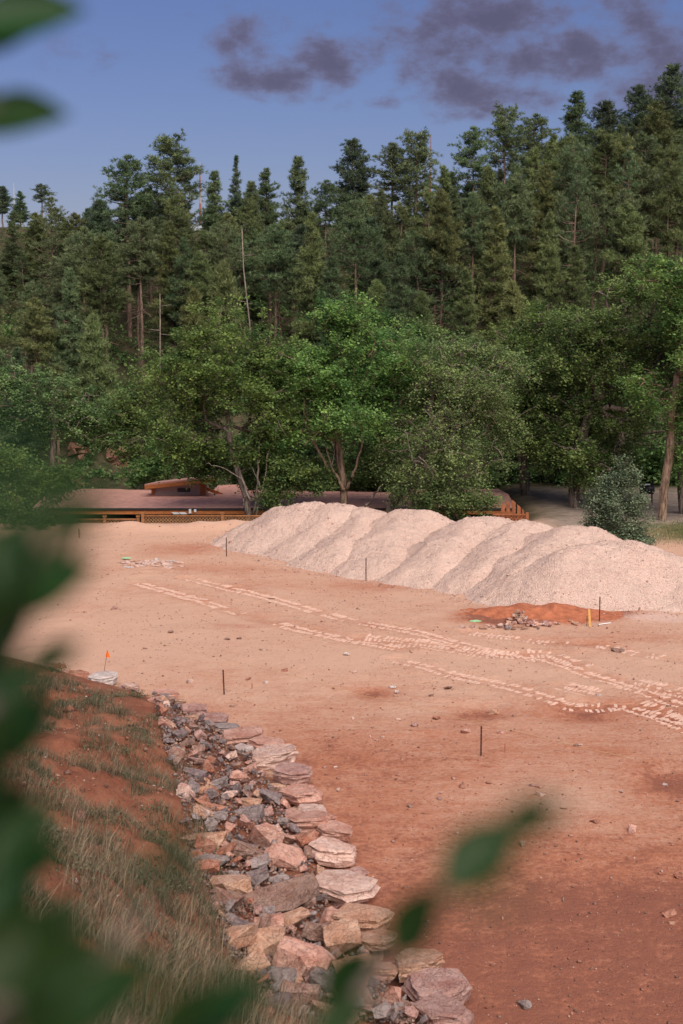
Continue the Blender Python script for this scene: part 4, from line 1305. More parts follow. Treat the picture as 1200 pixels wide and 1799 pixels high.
def shrub(name, label, seed, px, py, d, lobes_px, clumps, per, leaf, leafm, base_z=None, **kw):
    b = at_d(px, py, d)
    b[2] = H(b[0], d) - 0.05 if base_z is None else base_z
    sc = FPX / d
    lb = [lobe(b, q[0], q[1], d, q[2] / sc, q[2] / sc * 0.8, q[3] / sc) for q in lobes_px]
    mid = np.mean([np.array(l[:3]) for l in lb], axis=0)
    o = make_broadleaf(name, np.random.default_rng(seed), b, [np.zeros(3), mid * 0.25, mid * 0.5], lb, clumps, per, leaf, M['grey_bark'], leafm, **kw)
    o.children[0].name = 'stem'
    o.children[1].name = 'foliage'
    tag(o, label, 'shrub')
    return o


shrub('shrub', 'grey-green upright shrub growing behind the gravel at the right', 31, 1088, 945, 60.0,
      [(1092, 885, 34, 46), (1062, 900, 28, 34), (1122, 908, 24, 34), (1075, 935, 45, 22), (1098, 845, 17, 32), (1044, 882, 18, 20), (1105, 940, 40, 22), (1075, 862, 16, 22)], 480, 60, 0.08, M['leaves_sage'], spread=0.17, trunk_r=0.06, droop=-0.4)
shrub('shrub', 'round dark green shrub at the left end of the lodge roof', 32, 50, 945, 66.0,
      [(40, 860, 70, 50), (95, 840, 40, 30), (0, 830, 60, 50), (60, 915, 70, 30), (-50, 880, 60, 60)], 320, 60, 0.13, M['leaves'], spread=0.3, trunk_r=0.10)
shrub('shrub', 'leafy shrub hanging over the lodge roof behind the gravel, right of the willow', 33, 800, 900, 69.0,
      [(800, 880, 50, 25), (850, 890, 30, 20), (760, 880, 30, 22)], 160, 55, 0.10, M['leaves_grey'], spread=0.22, trunk_r=0.05)
shrub('shrub', 'small dark shrub in front of the lodge roof between the two elms', 34, 505, 890, 71.0,
      [(500, 850, 30, 40), (530, 830, 28, 26), (480, 870, 20, 30), (555, 850, 20, 25)], 170, 50, 0.12, M['leaves_dark'], spread=0.22, trunk_r=0.05)

for sd, px, py, d, lb, lab in [
        (35, 300, 850, 82, [(300, 815, 45, 35), (260, 830, 35, 25), (345, 825, 35, 28)], 'dark shrub on the slope just behind the raised dormer'),
        (36, 445, 850, 82, [(445, 810, 55, 45), (400, 800, 40, 40), (490, 830, 40, 30)], 'dark shrub behind the lodge roof at the foot of the leaning elm'),
        (37, 560, 850, 81, [(560, 810, 50, 45), (600, 830, 40, 35), (525, 790, 35, 40)], 'dark shrub behind the forked elm trunk'),
        (38, 655, 850, 80, [(655, 820, 45, 45), (690, 840, 40, 35)], 'dark shrub between the forked elm and the willow'),
        (39, 950, 850, 84, [(945, 800, 55, 50), (1010, 810, 50, 45), (880, 810, 40, 45)], 'dark shrub under the trees beyond the dirt drive'),
        (40, 1080, 850, 85, [(1080, 810, 60, 50), (1150, 815, 55, 45)], 'dark shrub deep in the shade right of the drive')]:
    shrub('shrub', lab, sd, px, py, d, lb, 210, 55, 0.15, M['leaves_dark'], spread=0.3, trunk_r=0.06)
# undergrowth on the slope: one mass nobody could count
ru = np.random.default_rng(55)
n = 4800
ux, uy = ru.uniform(-34, 34, n), 82 + 44 * ru.uniform(0, 1, n) ** 1.7
keep = fbm(ux, uy, 5.0, 61, 3) > -0.18
keep &= ~((np.abs(ux - at_d(205, 812, 86)[0]) < 1.2) & (uy < 91))
ux, uy = ux[keep], uy[keep]
uz = terrain(ux, uy)
hgt = (0.4 + 1.2 * np.clip(fbm(ux, uy, 3.5, 63, 3) + 0.4, 0, 1.2)) * (1 + 0.7 * sstep(uy, 96, 84))
per = 34
c = np.repeat(np.stack([ux, uy, uz + hgt * 0.5], 1), per, 0) + ru.normal(0, 1, (len(ux) * per, 3)) * np.stack([np.repeat(hgt * 0.45, per)] * 2 + [np.repeat(hgt * 0.32, per)], 1)
v, f = leaf_quads(c, 0.24 * ru.uniform(0.6, 1.4, len(c)), ru)
tone = np.clip(np.repeat(ru.uniform(0, 0.8, len(ux)), per) + ru.normal(0, 0.12, len(c)), 0, 1)
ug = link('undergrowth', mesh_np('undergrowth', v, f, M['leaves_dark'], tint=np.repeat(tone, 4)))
tag(ug, 'dark leafy undergrowth covering the wooded slope', 'undergrowth', kind='stuff')

def hit(px, py, d0=72.0):                                # where the sight line meets the slope
    ds = np.arange(d0, 140, 0.25)
    r = ray(px, py)
    i = np.argmax(terrain(r[0] * ds / r[1], ds) >= CAM_Z + r[2] * ds / r[1])
    return at_d(px, py, ds[i])


# red rock outcrops in the slope
ro = np.random.default_rng(91)
for px, py, d, w, lab in [(207, 815, 80.5, 44, 'red sandstone outcrop showing through the slope above the lodge roof'), (140, 800, 82, 34, 'small red rock patch left of the larger outcrop above the lodge'),
                          (132, 858, 77, 24, 'low red rock beside the round shrub at the roof end'), (543, 822, 80, 16, 'small reddish boulder seen between the two elms')]:
    p = hit(px, py)
    wm = w / FPX * p[1]
    g = empty('rock_outcrop', (p[0], p[1], H(p[0], p[1])))
    tag(g, lab, 'rock')
    for j in range(9):
        o = link('boulder', HULLS[(j * 3 + 1) % 22], g, (ro.uniform(-.4, .4) * wm, ro.uniform(-.2, .3) * wm, ro.uniform(-.2, .45) * wm),
                 (ro.uniform(-.4, .4), ro.uniform(-.4, .4), ro.uniform(0, 6)), (wm * ro.uniform(.5, .9),) * 3)
        cc = np.array((0.26, 0.095, 0.062)) * ro.uniform(.7, 1.2)
        o.color = (*[float(q) for q in cc], 1)

# ------------------------------------------------------------------ lodge
lodge = empty('lodge', (-4.0, 76, -2.9))
tag(lodge, 'long low lodge with mauve shingle roof and raised orange-trimmed dormer', 'building')
L0 = np.array(lodge.location)


def LP(mb, name, mat, parent=lodge):
    o = mb.build(name, mat, parent)
    base = np.array(parent.location) + (L0 if parent is not lodge else 0)
    return o


def rel(p):
    return np.array(p, float) - L0


xl, xr = at_d(60, 893, 74)[0], at_d(905, 893, 74)[0]
ze = at_d(300, 892, 73.6)[2]
zr = at_d(300, 868, 77.2)[2]
yE, yR, yB = 73.6, 77.2, 82.0
roof = LP(MB().slab([rel((xl, yE, ze)), rel((xr, yE, ze)), rel((xr, yR, zr)), rel((xl, yR, zr))], 0.10), 'roof', M['roof'])
LP(MB().slab([rel((xl, yR, zr)), rel((xr, yR, zr)), rel((xr, yB, ze - 0.05)), rel((xl, yB, ze - 0.05))], 0.10), 'rear_roof', M['roof'])
LP(MB().box(rel(((xl + xr) / 2, yE - 0.06, ze - 0.06)), (xr - xl, 0.12, 0.09)), 'gutter', M['gutter'])
LP(MB().box(rel(((xl + xr) / 2, yE + 0.02, ze - 0.23)), (xr - xl - 0.1, 0.08, 0.22)), 'fascia', M['wood_orange'])
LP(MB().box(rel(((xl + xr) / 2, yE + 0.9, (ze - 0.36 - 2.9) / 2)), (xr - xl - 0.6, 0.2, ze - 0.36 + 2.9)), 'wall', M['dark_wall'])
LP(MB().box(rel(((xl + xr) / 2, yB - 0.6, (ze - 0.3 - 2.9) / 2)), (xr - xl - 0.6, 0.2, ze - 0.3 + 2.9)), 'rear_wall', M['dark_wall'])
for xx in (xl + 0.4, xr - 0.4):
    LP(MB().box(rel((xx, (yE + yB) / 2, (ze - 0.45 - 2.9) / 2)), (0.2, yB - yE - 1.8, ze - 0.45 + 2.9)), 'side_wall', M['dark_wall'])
for px in (251, 320, 404, 470):
    q = at_d(px, 900, yE + 0.2)
    LP(MB().box(rel((q[0], yE + 0.25, (ze - 0.37 - 2.9) / 2)), (0.12, 0.12, ze - 0.37 + 2.9)), 'post', M['gutter'])
for px in (200, 285, 350, 440):
    q = at_d(px, 900, yE + 0.78)
    win = LP(MB().box(rel((q[0], yE + 0.78, ze - 1.0)), (1.5, 0.05, 0.9)), 'window', M['gutter'])
    MB().box(rel((q[0], yE + 0.75, ze - 1.0)), (1.36, 0.03, 0.76)).build('pane', M['glass'], win)
for (a, b) in ((301, 312), (314, 325)):
    q0, q1 = at_d(a, 900, yE - 0.12), at_d(b, 900, yE - 0.12)
    MB().prism([rel(q) for q in (q0, q1, q1 + [0.12, 0, -0.10], q0 + [0.12, 0, -0.10])], (0, 0.04, 0)).build('white_panel', M['white'], lodge)
q = at_d(334, 898, yE - 0.14)
MB().box(rel(q), (0.13, 0.10, 0.22)).build('meter_box', M['white'], lodge)
q = at_d(343, 897, yE - 0.14)
MB().box(rel(q), (0.12, 0.10, 0.14)).build('lamp_box', M['white'], lodge)
# raised dormer with a single pitch
A, B = at_d(254, 850.5, 76.4), at_d(380, 837.5, 76.4)
A2, B2 = at_d(284, 845.5, 79.0), at_d(358, 835.5, 79.0)
th = 0.19
dorm = MB().slab([rel(A), rel(B), rel(B2 + [0.2, 0, 0.0]), rel(A2 - [0.2, 0, 0])], 0.075).build('dormer_roof', M['roof'], lodge)
MB().prism([rel(A + [0, -.05, -.082]), rel(B + [0, -.05, -.082]), rel(B + [0, -.05, -.082 - th]), rel(A + [0, -.05, -.082 - th])], (0, 0.08, 0)).build('fascia_board', M['wood_orange'], dorm)
MB().prism([rel(B + [-.10, .05, -.082]), rel(B2 + [.05, 0, -.082]), rel(B2 + [.05, 0, -.082 - th]), rel(B + [-.10, .05, -.082 - th])], (0.07, 0, 0)).build('side_fascia', M['wood_orange'], dorm)
wA, wB = at_d(268, 868, 77.0), at_d(362, 868, 77.0)
MB().prism([rel((wA[0], 77.0, zr - .25)), rel((wB[0], 77.0, zr - .25)), rel((wB[0], 77.0, B[2] - .20)), rel((wA[0], 77.0, A[2] - .14))], (0, 1.8, 0)).build('dormer_wall', M['stucco'], lodge)
for a, b in ((352, 361), (266, 272)):
    q0, q1 = at_d(a, 868, 76.94), at_d(b, 868, 76.94)
    zz = np.interp((q0[0] + q1[0]) / 2, [A[0], B[0]], [A[2], B[2]]) - 0.24
    MB().prism([rel((q0[0], 76.94, zr - .1)), rel((q1[0], 76.94, zr - .1)), rel((q1[0], 76.94, zz)), rel((q0[0], 76.94, zz))], (0, .05, 0)).build('corner_post', M['wood_orange'], lodge)
q0, q1 = at_d(312, 858, 76.97), at_d(334, 864, 76.97)
wn = MB().box(rel(((q0[0] + q1[0]) / 2, 76.97, (q0[2] + q1[2]) / 2)), (q1[0] - q0[0], .06, abs(q1[2] - q0[2]))).build('dormer_window', M['gutter'], lodge)
MB().box(rel(((q0[0] + q1[0]) / 2, 76.93, (q0[2] + q1[2]) / 2)), (q1[0] - q0[0] - .08, .03, abs(q1[2] - q0[2]) - .06)).build('pane', M['glass'], wn)
q0, q1 = at_d(362, 856, 77.3), at_d(392, 867, 77.3)
MB().prism([rel(q0), rel(q1), rel(q1 - [0, 0, .16]), rel(q0 - [0, 0, .16])], (0, .1, 0)).build('brace_board', M['wood_orange'], lodge)
qa = at_d(205, 868, 77.3)
MB().tube([rel((at_d(390, 860, 77.5)[0], 77.5, zr)), rel((at_d(430, 858, 77.5)[0], 77.5, zr + 0.30)), rel((at_d(440, 868, 77.5)[0], 77.5, zr))], [.03, .03, .03], 5)
MB().slab([rel(at_d(366, 869, 77.25)), rel(at_d(440, 868, 77.25)), rel(at_d(432, 851, 80.5)), rel(at_d(384, 852, 80.5))], 0.1).build('porch_roof', M['roof'], lodge)

# ------------------------------------------------------------------ lattice fence
def lattice(mb, x0, x1, z0, z1, y, pitch=0.16, w=0.045):
    for sgn, yy in ((1, y), (-1, y + 0.018)):
        k = x0 - (z1 - z0)
        while k < x1 + (z1 - z0):
            # strip from (k, z0) rising at 45 degrees, clipped to the panel
            a, b = (k, z0), (k + (z1 - z0), z1)
            if sgn < 0:
                a, b = (k, z1), (k + (z1 - z0), z0)
            xa, xb = max(a[0], x0), min(b[0], x1)
            if xb - xa > 0.02:
                fz = lambda x: a[1] + (b[1] - a[1]) * (x - a[0]) / (b[0] - a[0])
                za, zb = fz(xa), fz(xb)
                h = w * 0.7
                mb.prism([(xa, yy, za - h), (xb, yy, zb - h), (xb, yy, zb + h), (xa, yy, za + h)], (0, 0.014, 0))
            k += pitch
    return mb


def fence(label, px_posts, py_top, d, zbot):
    xs_ = [at_d(p, py_top, d)[0] for p in px_posts]
    ztop = at_d(px_posts[0], py_top, d)[2]
    g = empty('lattice_fence', (xs_[0], d, zbot))
    tag(g, label, 'fence', 'lattice fences')
    o = np.array(g.location)
    for x in xs_:
        pb = MB().box(np.array((x, d, (ztop + 0.08 + zbot) / 2)) - o, (0.14, 0.14, ztop + 0.08 - zbot)).build('post', M['wood_fence'], g)
        MB().box(np.array((x, d, ztop + 0.11)) - o, (0.19, 0.19, 0.06)).build('post_cap', M['wood_fence'], pb)
    for a, b in zip(xs_[:-1], xs_[1:]):
        for zz in (ztop - 0.03, ztop - 0.44):
            MB().box(np.array(((a + b) / 2, d, zz)) - o, (b - a - 0.145, 0.07, 0.06)).build('rail', M['wood_fence'], g)
        la = lattice(MB(), a + 0.075, b - 0.075, ztop - 0.405, ztop - 0.065, d + 0.01)
        la.v = [(v[0] - o[0], v[1] - o[1], v[2] - o[2]) for v in la.v]
        lo = la.build('lattice', M['wood_lattice'], g)
        lo['kind'] = 'stuff'
        nb = max(2, int((b - a) / 0.15))
        for i in range(nb):
            wv = (b - a - 0.15) / nb
            MB().box(np.array((a + 0.075 + wv * (i + .5), d, (ztop - 0.475 + zbot) / 2)) - o, (wv - 0.012, 0.025, ztop - 0.475 - zbot)).build('plank', M['wood_fence'], g)
    return g


fence('taller run of brown lattice fence in front of the lodge, ending at the leaning elm', [251, 391, 470], 905, 67.0, -0.5)
fence('lower run of brown lattice fence at the left end, partly behind blurred leaves', [60, 122, 184, 243], 911, 67.3, -0.6)
# wooden screen of stepped pickets
g = empty('picket_screen', at_z(905, 922, 0))
tag(g, 'stained wooden picket screen with stepped pointed boards and lattice base', 'screen')
o = np.array(g.location)
dS = 66.5
zb = at_d(900, 921, dS)[2] - 0.4
for k, (px, py) in enumerate([(884, 883), (893, 879), (903, 878), (912, 886), (919, 893)]):
    q = at_d(px, py, dS)
    w = 0.17 if k < 4 else 0.10
    MB().prism([np.array((q[0] - w / 2, dS, zb)) - o, np.array((q[0] + w / 2, dS, zb)) - o, np.array((q[0] + w / 2, dS, q[2] - 0.14)) - o, np.array((q[0] - w / 2, dS, q[2])) - o],
               (0, 0.05 + 0.02 * (k % 2), 0)).build('board', M['wood_screen'], g)
xa, xb = at_d(866, 905, dS - .15)[0], at_d(926, 905, dS - .15)[0]
zt = at_d(900, 904, dS - .15)[2]
la = lattice(MB(), xa, xb - 0.07, zt - 0.40, zt - 0.05, dS - 0.15)
la.v = [(v[0] - o[0], v[1] - o[1], v[2] - o[2]) for v in la.v]
la.build('lattice', M['wood_screen'], g)['kind'] = 'stuff'
for zz in (zt, zt - 0.43):
    MB().box(np.array(((xa + xb) / 2, dS - .15, zz)) - o, (xb - xa, .08, .07)).build('rail', M['wood_screen'], g)
MB().box(np.array((xb + 0.005, dS - .15, (zt + .1 + zb) / 2)) - o, (0.14, 0.14, zt + .1 - zb)).build('post', M['wood_screen'], g)

# ------------------------------------------------------------------ barbecue smoker, masts, houses beyond
p = at_d(1136, 888, 74)
zg = H(p[0], 74)
g = empty('barbecue_smoker', (p[0], 74, zg))
tag(g, 'black barrel barbecue smoker under the trees at the right', 'barbecue')
MB().tube([(-.36, 0, .78), (-.34, 0, .78), (.34, 0, .78), (.36, 0, .78)], [.20, .24, .24, .20], 14).build('barrel', M['black_steel'], g, True)
MB().box((0, -.02, 1.05), (.26, .2, .05)).build('lid_plate', M['white'], g)
MB().tube([(.28, 0, .95), (.28, 0, 1.25)], [.05, .05], 8).build('chimney', M['black_steel'], g)
for sx in (-.26, .26):
    for sy in (-.15, .15):
        MB().tube([(sx, sy, 0), (sx, sy * .7, .66)], [.022, .022], 6).build('leg', M['black_steel'], g)


def mast(px, py_top, py_bot, d, r, bands, label, mats):
    t, b = at_d(px, py_top, d), at_d(px, py_bot, d)
    gz = H(t[0], d)
    g = empty('radio_mast', (t[0], d, gz))
    tag(g, label, 'mast')
    h = t[2] - gz
    for k in range(bands):
        a, c = h * k / bands, h * (k + 1) / bands
        ra, rc = r * (1 - .75 * k / bands), r * (1 - .75 * (k + 1) / bands)
        MB().tube([(0, 0, a), (0, 0, c)], [ra, rc], 6).build('section', mats[k % len(mats)], g)


mast(351, 285, 400, 190, 0.26, 9, 'orange and white banded mast rising between the pines left of centre', [M['mast_red'], M['mast_red'], M['mast_white']])
mast(757, 236, 300, 180, 0.17, 5, 'plain reddish pole rising above the pines right of centre', [M['mast_red'], M['mast_white']])
mast(24, 322, 400, 190, 0.14, 4, 'thin pale mast above the trees at the far left', [M['mast_grey']])


def house(px, py, d, w, lab):
    p = at_d(px, py, d)
    gz = H(p[0], d)
    h = 2.4
    g = empty('house', (p[0], d, p[2] - h - 0.9))
    tag(g, lab, 'house', 'houses on the hilltop')
    MB().box((0, 0, (h + .3) / 2), (w, 5, h + .3)).build('wall', M['house_wall'], g)
    MB().prism([(-w / 2 - .3, -2.9, h + .25), (-w / 2 - .3, 2.9, h + .25), (-w / 2 - .3, 0, h + 0.95)], (w + .6, 0, 0)).build('roof', M['house_roof'], g)
    for k in (-.28, .05, .32):
        wn = MB().box((k * w, -2.52, h * .62), (.9, .06, 1.0)).build('window', M['white'], g)
        MB().box((k * w, -2.56, h * .62), (.72, .04, .82)).build('pane', M['glass'], wn)


house(62, 410, 140, 5.0, 'pale grey-roofed house showing between trees at the far left')
house(352, 396, 142, 3.4, 'pale house glimpsed at the foot of the orange and white mast')

# ------------------------------------------------------------------ stakes, flag, string on the lot
def stake(px, py_t, py_b, label, mat, w=0.022, lath=False, tilt=0.0):
    b = at_z(px, py_b, 0.0)
    b[2] = H(b[0], b[1]) - 0.06
    h = (py_b - py_t) / ppm(px, py_b, 0) / math.cos(PITCH) + 0.06
    nm = 'lath_stake' if lath else 'rebar_stake'
    mb = MB()
    if lath:
        mb.prism([(-w, 0, 0.0), (0, 0, -0.03), (w, 0, 0.0), (w + tilt * h, 0, h), (-w + tilt * h, 0, h)], (0, 0.02, 0))
    else:
        n = 9
        pts_, rad_ = [], []
        for i in range(n * 2 + 1):                     # ribbed bar
            pts_.append((tilt * h * i / (2 * n), 0, h * i / (2 * n)))
            rad_.append(w * (1.0 if i % 2 else 0.82))
        mb.tube(pts_, rad_, 7)
    o = mb.build(nm, mat, None, loc=b)
    tag(o, label, 'stake', 'survey stakes on the lot')


stake(398, 945, 978, 'dark rebar stake in front of the left end of the gravel', M['rebar'])
stake(643, 980, 1020, 'dark rebar stake at the toe of the gravel near the middle', M['rebar'])
stake(394, 1176, 1220, 'dark rebar stake nearest the slab wall', M['rebar'], tilt=-0.03)
stake(845, 1275, 1328, 'nearest dark rebar stake, standing alone on red dirt', M['rebar'])
stake(1053, 1049, 1092, 'dark rebar stake right of the yellow lath stake', M['rebar'])
stake(1037, 1070, 1101, 'yellow wooden lath stake beside the red soil', M['lath'], 0.035, True, -0.08)
stake(1031, 1082, 1100, 'short thin reddish stake left of the yellow lath', M['rebar'], 0.012)
stake(887, 1307, 1322, 'short reddish peg right of the nearest rebar stake', M['redclod'], 0.014)
stake(443, 1200, 1209, 'short reddish peg right of the stake near the slab wall', M['redclod'], 0.014)
stake(139, 928, 944, 'dark stake half hidden by blurred leaves at the far left', M['rebar'])
p = at_z(1062, 1096, 0.02)
p[2] = H(p[0], p[1]) + 0.03
tag(MB().box((0, 0, 0), (0.5, 0.05, 0.02), Matrix.Rotation(0.5, 3, 'Z')).build('wood_strip', M['white'], None, loc=p), 'pale wood strip lying right of the yellow lath stake', 'wood strip')
# marker flag
b = at_z(181, 1186, 0.15)
b[2] = H(b[0], b[1])
t = at_d(189, 1143, b[1])
g = empty('marker_flag', b)
tag(g, 'small orange marker flag on a wire at the edge of the bank', 'flag')
tr = t - b
MB().tube([(0, 0, 0), tr * 0.5 + np.array([-.01, 0, 0]), tr], [.006, .006, .006], 5).build('wire', M['rebar'], g)
sc = 1 / ppm(190, 1150, 0.8)
MB().prism([tr + np.array([0, 0, 0]), tr + np.array([5, 0, -13]) * sc, tr + np.array([-4.5, 0, -11.5]) * sc, tr + np.array([-1, 0, 0]) * sc], (0, .006, 0)).build('flag_cloth', M['flag'], g)
# mason's line across the lot
a, c = at_z(112, 1088, 0.05), at_z(1112, 1331, 0.05)
pl = []
for k in range(41):
    q = a + (c - a) * k / 40
    q[2] = H(q[0], q[1]) + 0.03
    pl.append(q - a)
tag(MB().tube(pl, [0.0032] * 41, 4).build('string_line', M['string'], None, loc=a), 'thin yellow string line stretched diagonally across the lot', 'string')


# tyre tracks: dried pads pressed up by the lugs
def track(name, label, pts_px, seed, lanes=(-0.17, 0.17), drop=0.12, width=0.37):
    rng = np.random.default_rng(seed)
    line = np.array([at_z(px, py, 0)[:2] for px, py in pts_px])
    sg = np.linalg.norm(np.diff(line, axis=0), axis=1)
    cm = np.concatenate([[0], np.cumsum(sg)])
    V, F = [], []
    L = cm[-1]
    fade = fbm(np.arange(0, L, 0.15), np.zeros(int(math.ceil(L / 0.15))), 1.6, seed, 3)
    for k, dd in enumerate(np.arange(0, L, 0.15)):
        x, y = np.interp(dd, cm, line[:, 0]), np.interp(dd, cm, line[:, 1])
        x2, y2 = np.interp(min(dd + .3, L), cm, line[:, 0]), np.interp(min(dd + .3, L), cm, line[:, 1])
        x1, y1 = np.interp(max(dd - .3, 0), cm, line[:, 0]), np.interp(max(dd - .3, 0), cm, line[:, 1])
        t = np.array([x2 - x1, y2 - y1])
        t /= np.linalg.norm(t)
        nr = np.array([-t[1], t[0]])
        if fade[k] < -0.34:
            continue
        for li, ln in enumerate(lanes):
            if rng.uniform() < drop * 0.6 + max(0, -fade[k]) * 0.7:
                continue
            c0 = np.array([x, y]) + nr * (ln + rng.normal(0, .012)) + t * (0.075 * (li % 2) + rng.normal(0, .012))
            sk = 0.16 * (1 if ln > 0 else -1)
            hw, hl = width / 2 * rng.uniform(.45, 1.02), 0.066 * rng.uniform(.6, 1.1)
            cs = [(-hw, -hl * .8), (-hw * .4, -hl), (hw * .3, -hl * 1.1), (hw, -hl * .9), (hw * 1.05, hl * .2), (hw * .8, hl), (-hw * .2, hl * 1.1), (-hw * .9, hl * .8)]
            pts2 = [c0 + nr * (u * rng.uniform(.72, 1.12)) + t * (w_ * rng.uniform(.6, 1.25) + sk * u) for u, w_ in cs]
            n0 = len(V)
            for q in pts2:
                V.append((q[0], q[1], -0.03))
            for q in pts2:
                q2 = c0 + (q - c0) * 0.8
                V.append((q2[0], q2[1], 0.014 + rng.uniform(-.008, .006)))
            m = len(pts2)
            F.append(tuple(range(n0 + m, n0 + 2 * m)))
            F += [(n0 + i, n0 + (i + 1) % m, n0 + m + (i + 1) % m, n0 + m + i) for i in range(m)]
    V = np.array(V)
    V[:, 2] += terrain(V[:, 0], V[:, 1])
    og = np.array([line[0][0], line[0][1], 0])
    mb = MB()
    mb.add(V - og, F)
    o = mb.build(name, M['print'], None, loc=og)
    tag(o, label, 'tyre track', 'tyre tracks on the lot', 'stuff')


track('tyre_track', 'pale tyre track starting nearest the pale patch and running to the middle', [(245, 1024), (345, 1052), (400, 1070), (520, 1104), (620, 1126), (700, 1140)], 1, drop=0.2)
track('tyre_track', 'longest pale tyre track crossing the lot below the gravel', [(335, 1016), (475, 1050), (640, 1096), (720, 1108), (850, 1142), (960, 1160), (1060, 1190), (1200, 1240)], 2, lanes=(-0.2, 0.2))
track('tyre_track', 'broad pale tyre track of closely packed lugs right of the middle', [(640, 1122), (760, 1135), (860, 1150), (960, 1150), (1040, 1180), (1120, 1200), (1240, 1225)], 3, lanes=(-0.36, 0.0, 0.36))
track('tyre_track', 'tyre track passing the far side of the lath stake towards the right edge', [(830, 1112), (940, 1125), (1060, 1133), (1130, 1148), (1250, 1165)], 4, lanes=(-0.2, 0.12), drop=0.3)
track('tyre_track', 'faint nearest tyre track curving past the red hollows', [(700, 1160), (800, 1185), (900, 1205), (1000, 1238), (1100, 1240), (1230, 1270)], 5, lanes=(-0.2, 0.2), drop=0.35)
track('tyre_track', 'tyre track leaving the right edge below the broad one', [(990, 1205), (1080, 1225), (1160, 1255), (1240, 1290)], 6, lanes=(-0.36, 0.0, 0.36), drop=0.2)


# chunks of stone and clods lying on the lot
LOOSE = [(500, 1178, 12, 'red'), (467, 1197, 10, 'white'), (436, 1192, 12, 'red'), (408, 1239, 10, 'brown'), (670, 1098, 8, 'pale'), (477, 1049, 12, 'pale'), (520, 1099, 10, 'pale'),
         (335, 1197, 14, 'pale'), (945, 1382, 16, 'pink'), (950, 1395, 18, 'pale'), (936, 1380, 14, 'mauve'), (858, 1374, 12, 'red'), (695, 1368, 8, 'brown'), (720, 1416, 12, 'brown'),
         (772, 1402, 12, 'mauve'), (812, 1382, 14, 'red'), (774, 1392, 8, 'pale'), (1047, 1442, 18, 'red'), (1110, 1458, 26, 'pink'), (1168, 1368, 10, 'white'), (1092, 1388, 12, 'pale'), (1190, 1540, 18, 'red'),
         (1175, 1610, 26, 'red'), (1180, 1624, 12, 'tan'), (922, 1764, 28, 'grey'), (1190, 1402, 10, 'mauve'), (990, 1418, 12, 'tan'), (918, 1484, 20, 'tan'), (895, 1525, 8, 'brown'),
         (866, 1244, 20, 'tan'), (860, 1243, 8, 'slate'), (1052, 1218, 10, 'white'), (788, 1208, 16, 'brown'), (768, 1258, 16, 'red'), (728, 1273, 18, 'mauve'), (818, 1285, 18, 'pink'), (880, 1285, 12, 'pink'),
         (1020, 1306, 10, 'pale'), (1012, 1306, 10, 'mauve'), (608, 1150, 14, 'white'), (622, 1180, 12, 'pale'), (690, 1203, 14, 'white'), (697, 1212, 12, 'white'), (1080, 1142, 20, 'brown'), (1092, 1141, 14, 'brown'),
         (812, 1104, 10, 'pale'), (830, 1103, 12, 'mauve'), (757, 1219, 10, 'brown'), (1035, 1352, 10, 'pink'), (200, 1068, 14, 'mauve'), (255, 1138, 8, 'brown'), (700, 1262, 8, 'pale'), (672, 1294, 8, 'pale'),
         (512, 1315, 10, 'pale'), (590, 1345, 10, 'pale'), (571, 1345, 8, 'pale'), (594, 1387, 12, 'pale'), (620, 1258, 8, 'pale'), (300, 1110, 10, 'brown'), (400, 1122, 10, 'brown'), (420, 1121, 10, 'brown'), (459, 1141, 8, 'brown'),
         (470, 960, 8, 'brown'), (620, 1010, 10, 'pale'), (760, 1017, 9, 'pale'), (710, 1013, 8, 'brown')]
for k, (px, py, w, c) in enumerate(LOOSE):
    p = at_z(px, py, 0.03)
    wm = w / ppm(px, py, 0.03) * 1.1
    put_stone('stone', HULLS[(k * 7 + 3) % 22], lot, (p[0], p[1], H(p[0], p[1]) + wm * 0.14), (wm, wm * rs.uniform(.6, .9), wm * 0.55), (rs.uniform(-.2, .2), rs.uniform(-.2, .2), rs.uniform(0, 6.28)), c)
# loose red soil dug out in front of the gravel
X, Y = np.meshgrid(np.arange(-3.6, 4.2, 0.06), np.arange(-2.2, 2.0, 0.06))
q0 = at_z(955, 1080, 0)
wob = 0.55 * fbm(X + 9, Y, 1.3, 201, 4)
hh = 0.17 * (1.0 - np.sqrt(((X + 0.2) / 2.5) ** 2 + ((Y + 0.12 * X) / 1.0) ** 2) + wob * 0.9) + 0.055 * fbm(X, Y, 0.35, 203, 4)
hh = np.minimum(hh, 0.16 + 0.05 * fbm(X, Y, 0.5, 207, 3))
n_y, n_x = X.shape
ii = np.arange(n_x * n_y).reshape(n_y, n_x)
q4 = np.stack([ii[:-1, :-1], ii[:-1, 1:], ii[1:, 1:], ii[1:, :-1]], -1).reshape(-1, 4)
q4 = q4[hh.ravel()[q4].max(1) > -0.03]
used = np.unique(q4)
rm = np.full(n_x * n_y, -1)
rm[used] = np.arange(len(used))
zz = terrain(X + q0[0], Y + q0[1]) + np.maximum(hh, -0.06)
so = link('soil_heap', mesh_np('soil_heap', np.stack([X.ravel(), Y.ravel(), zz.ravel()], 1)[used], rm[q4], M['redclod'], smooth=True), None, (q0[0], q0[1], 0))
tag(so, 'low spread of loose orange-red soil at the foot of the nearest gravel heap', 'soil heap')
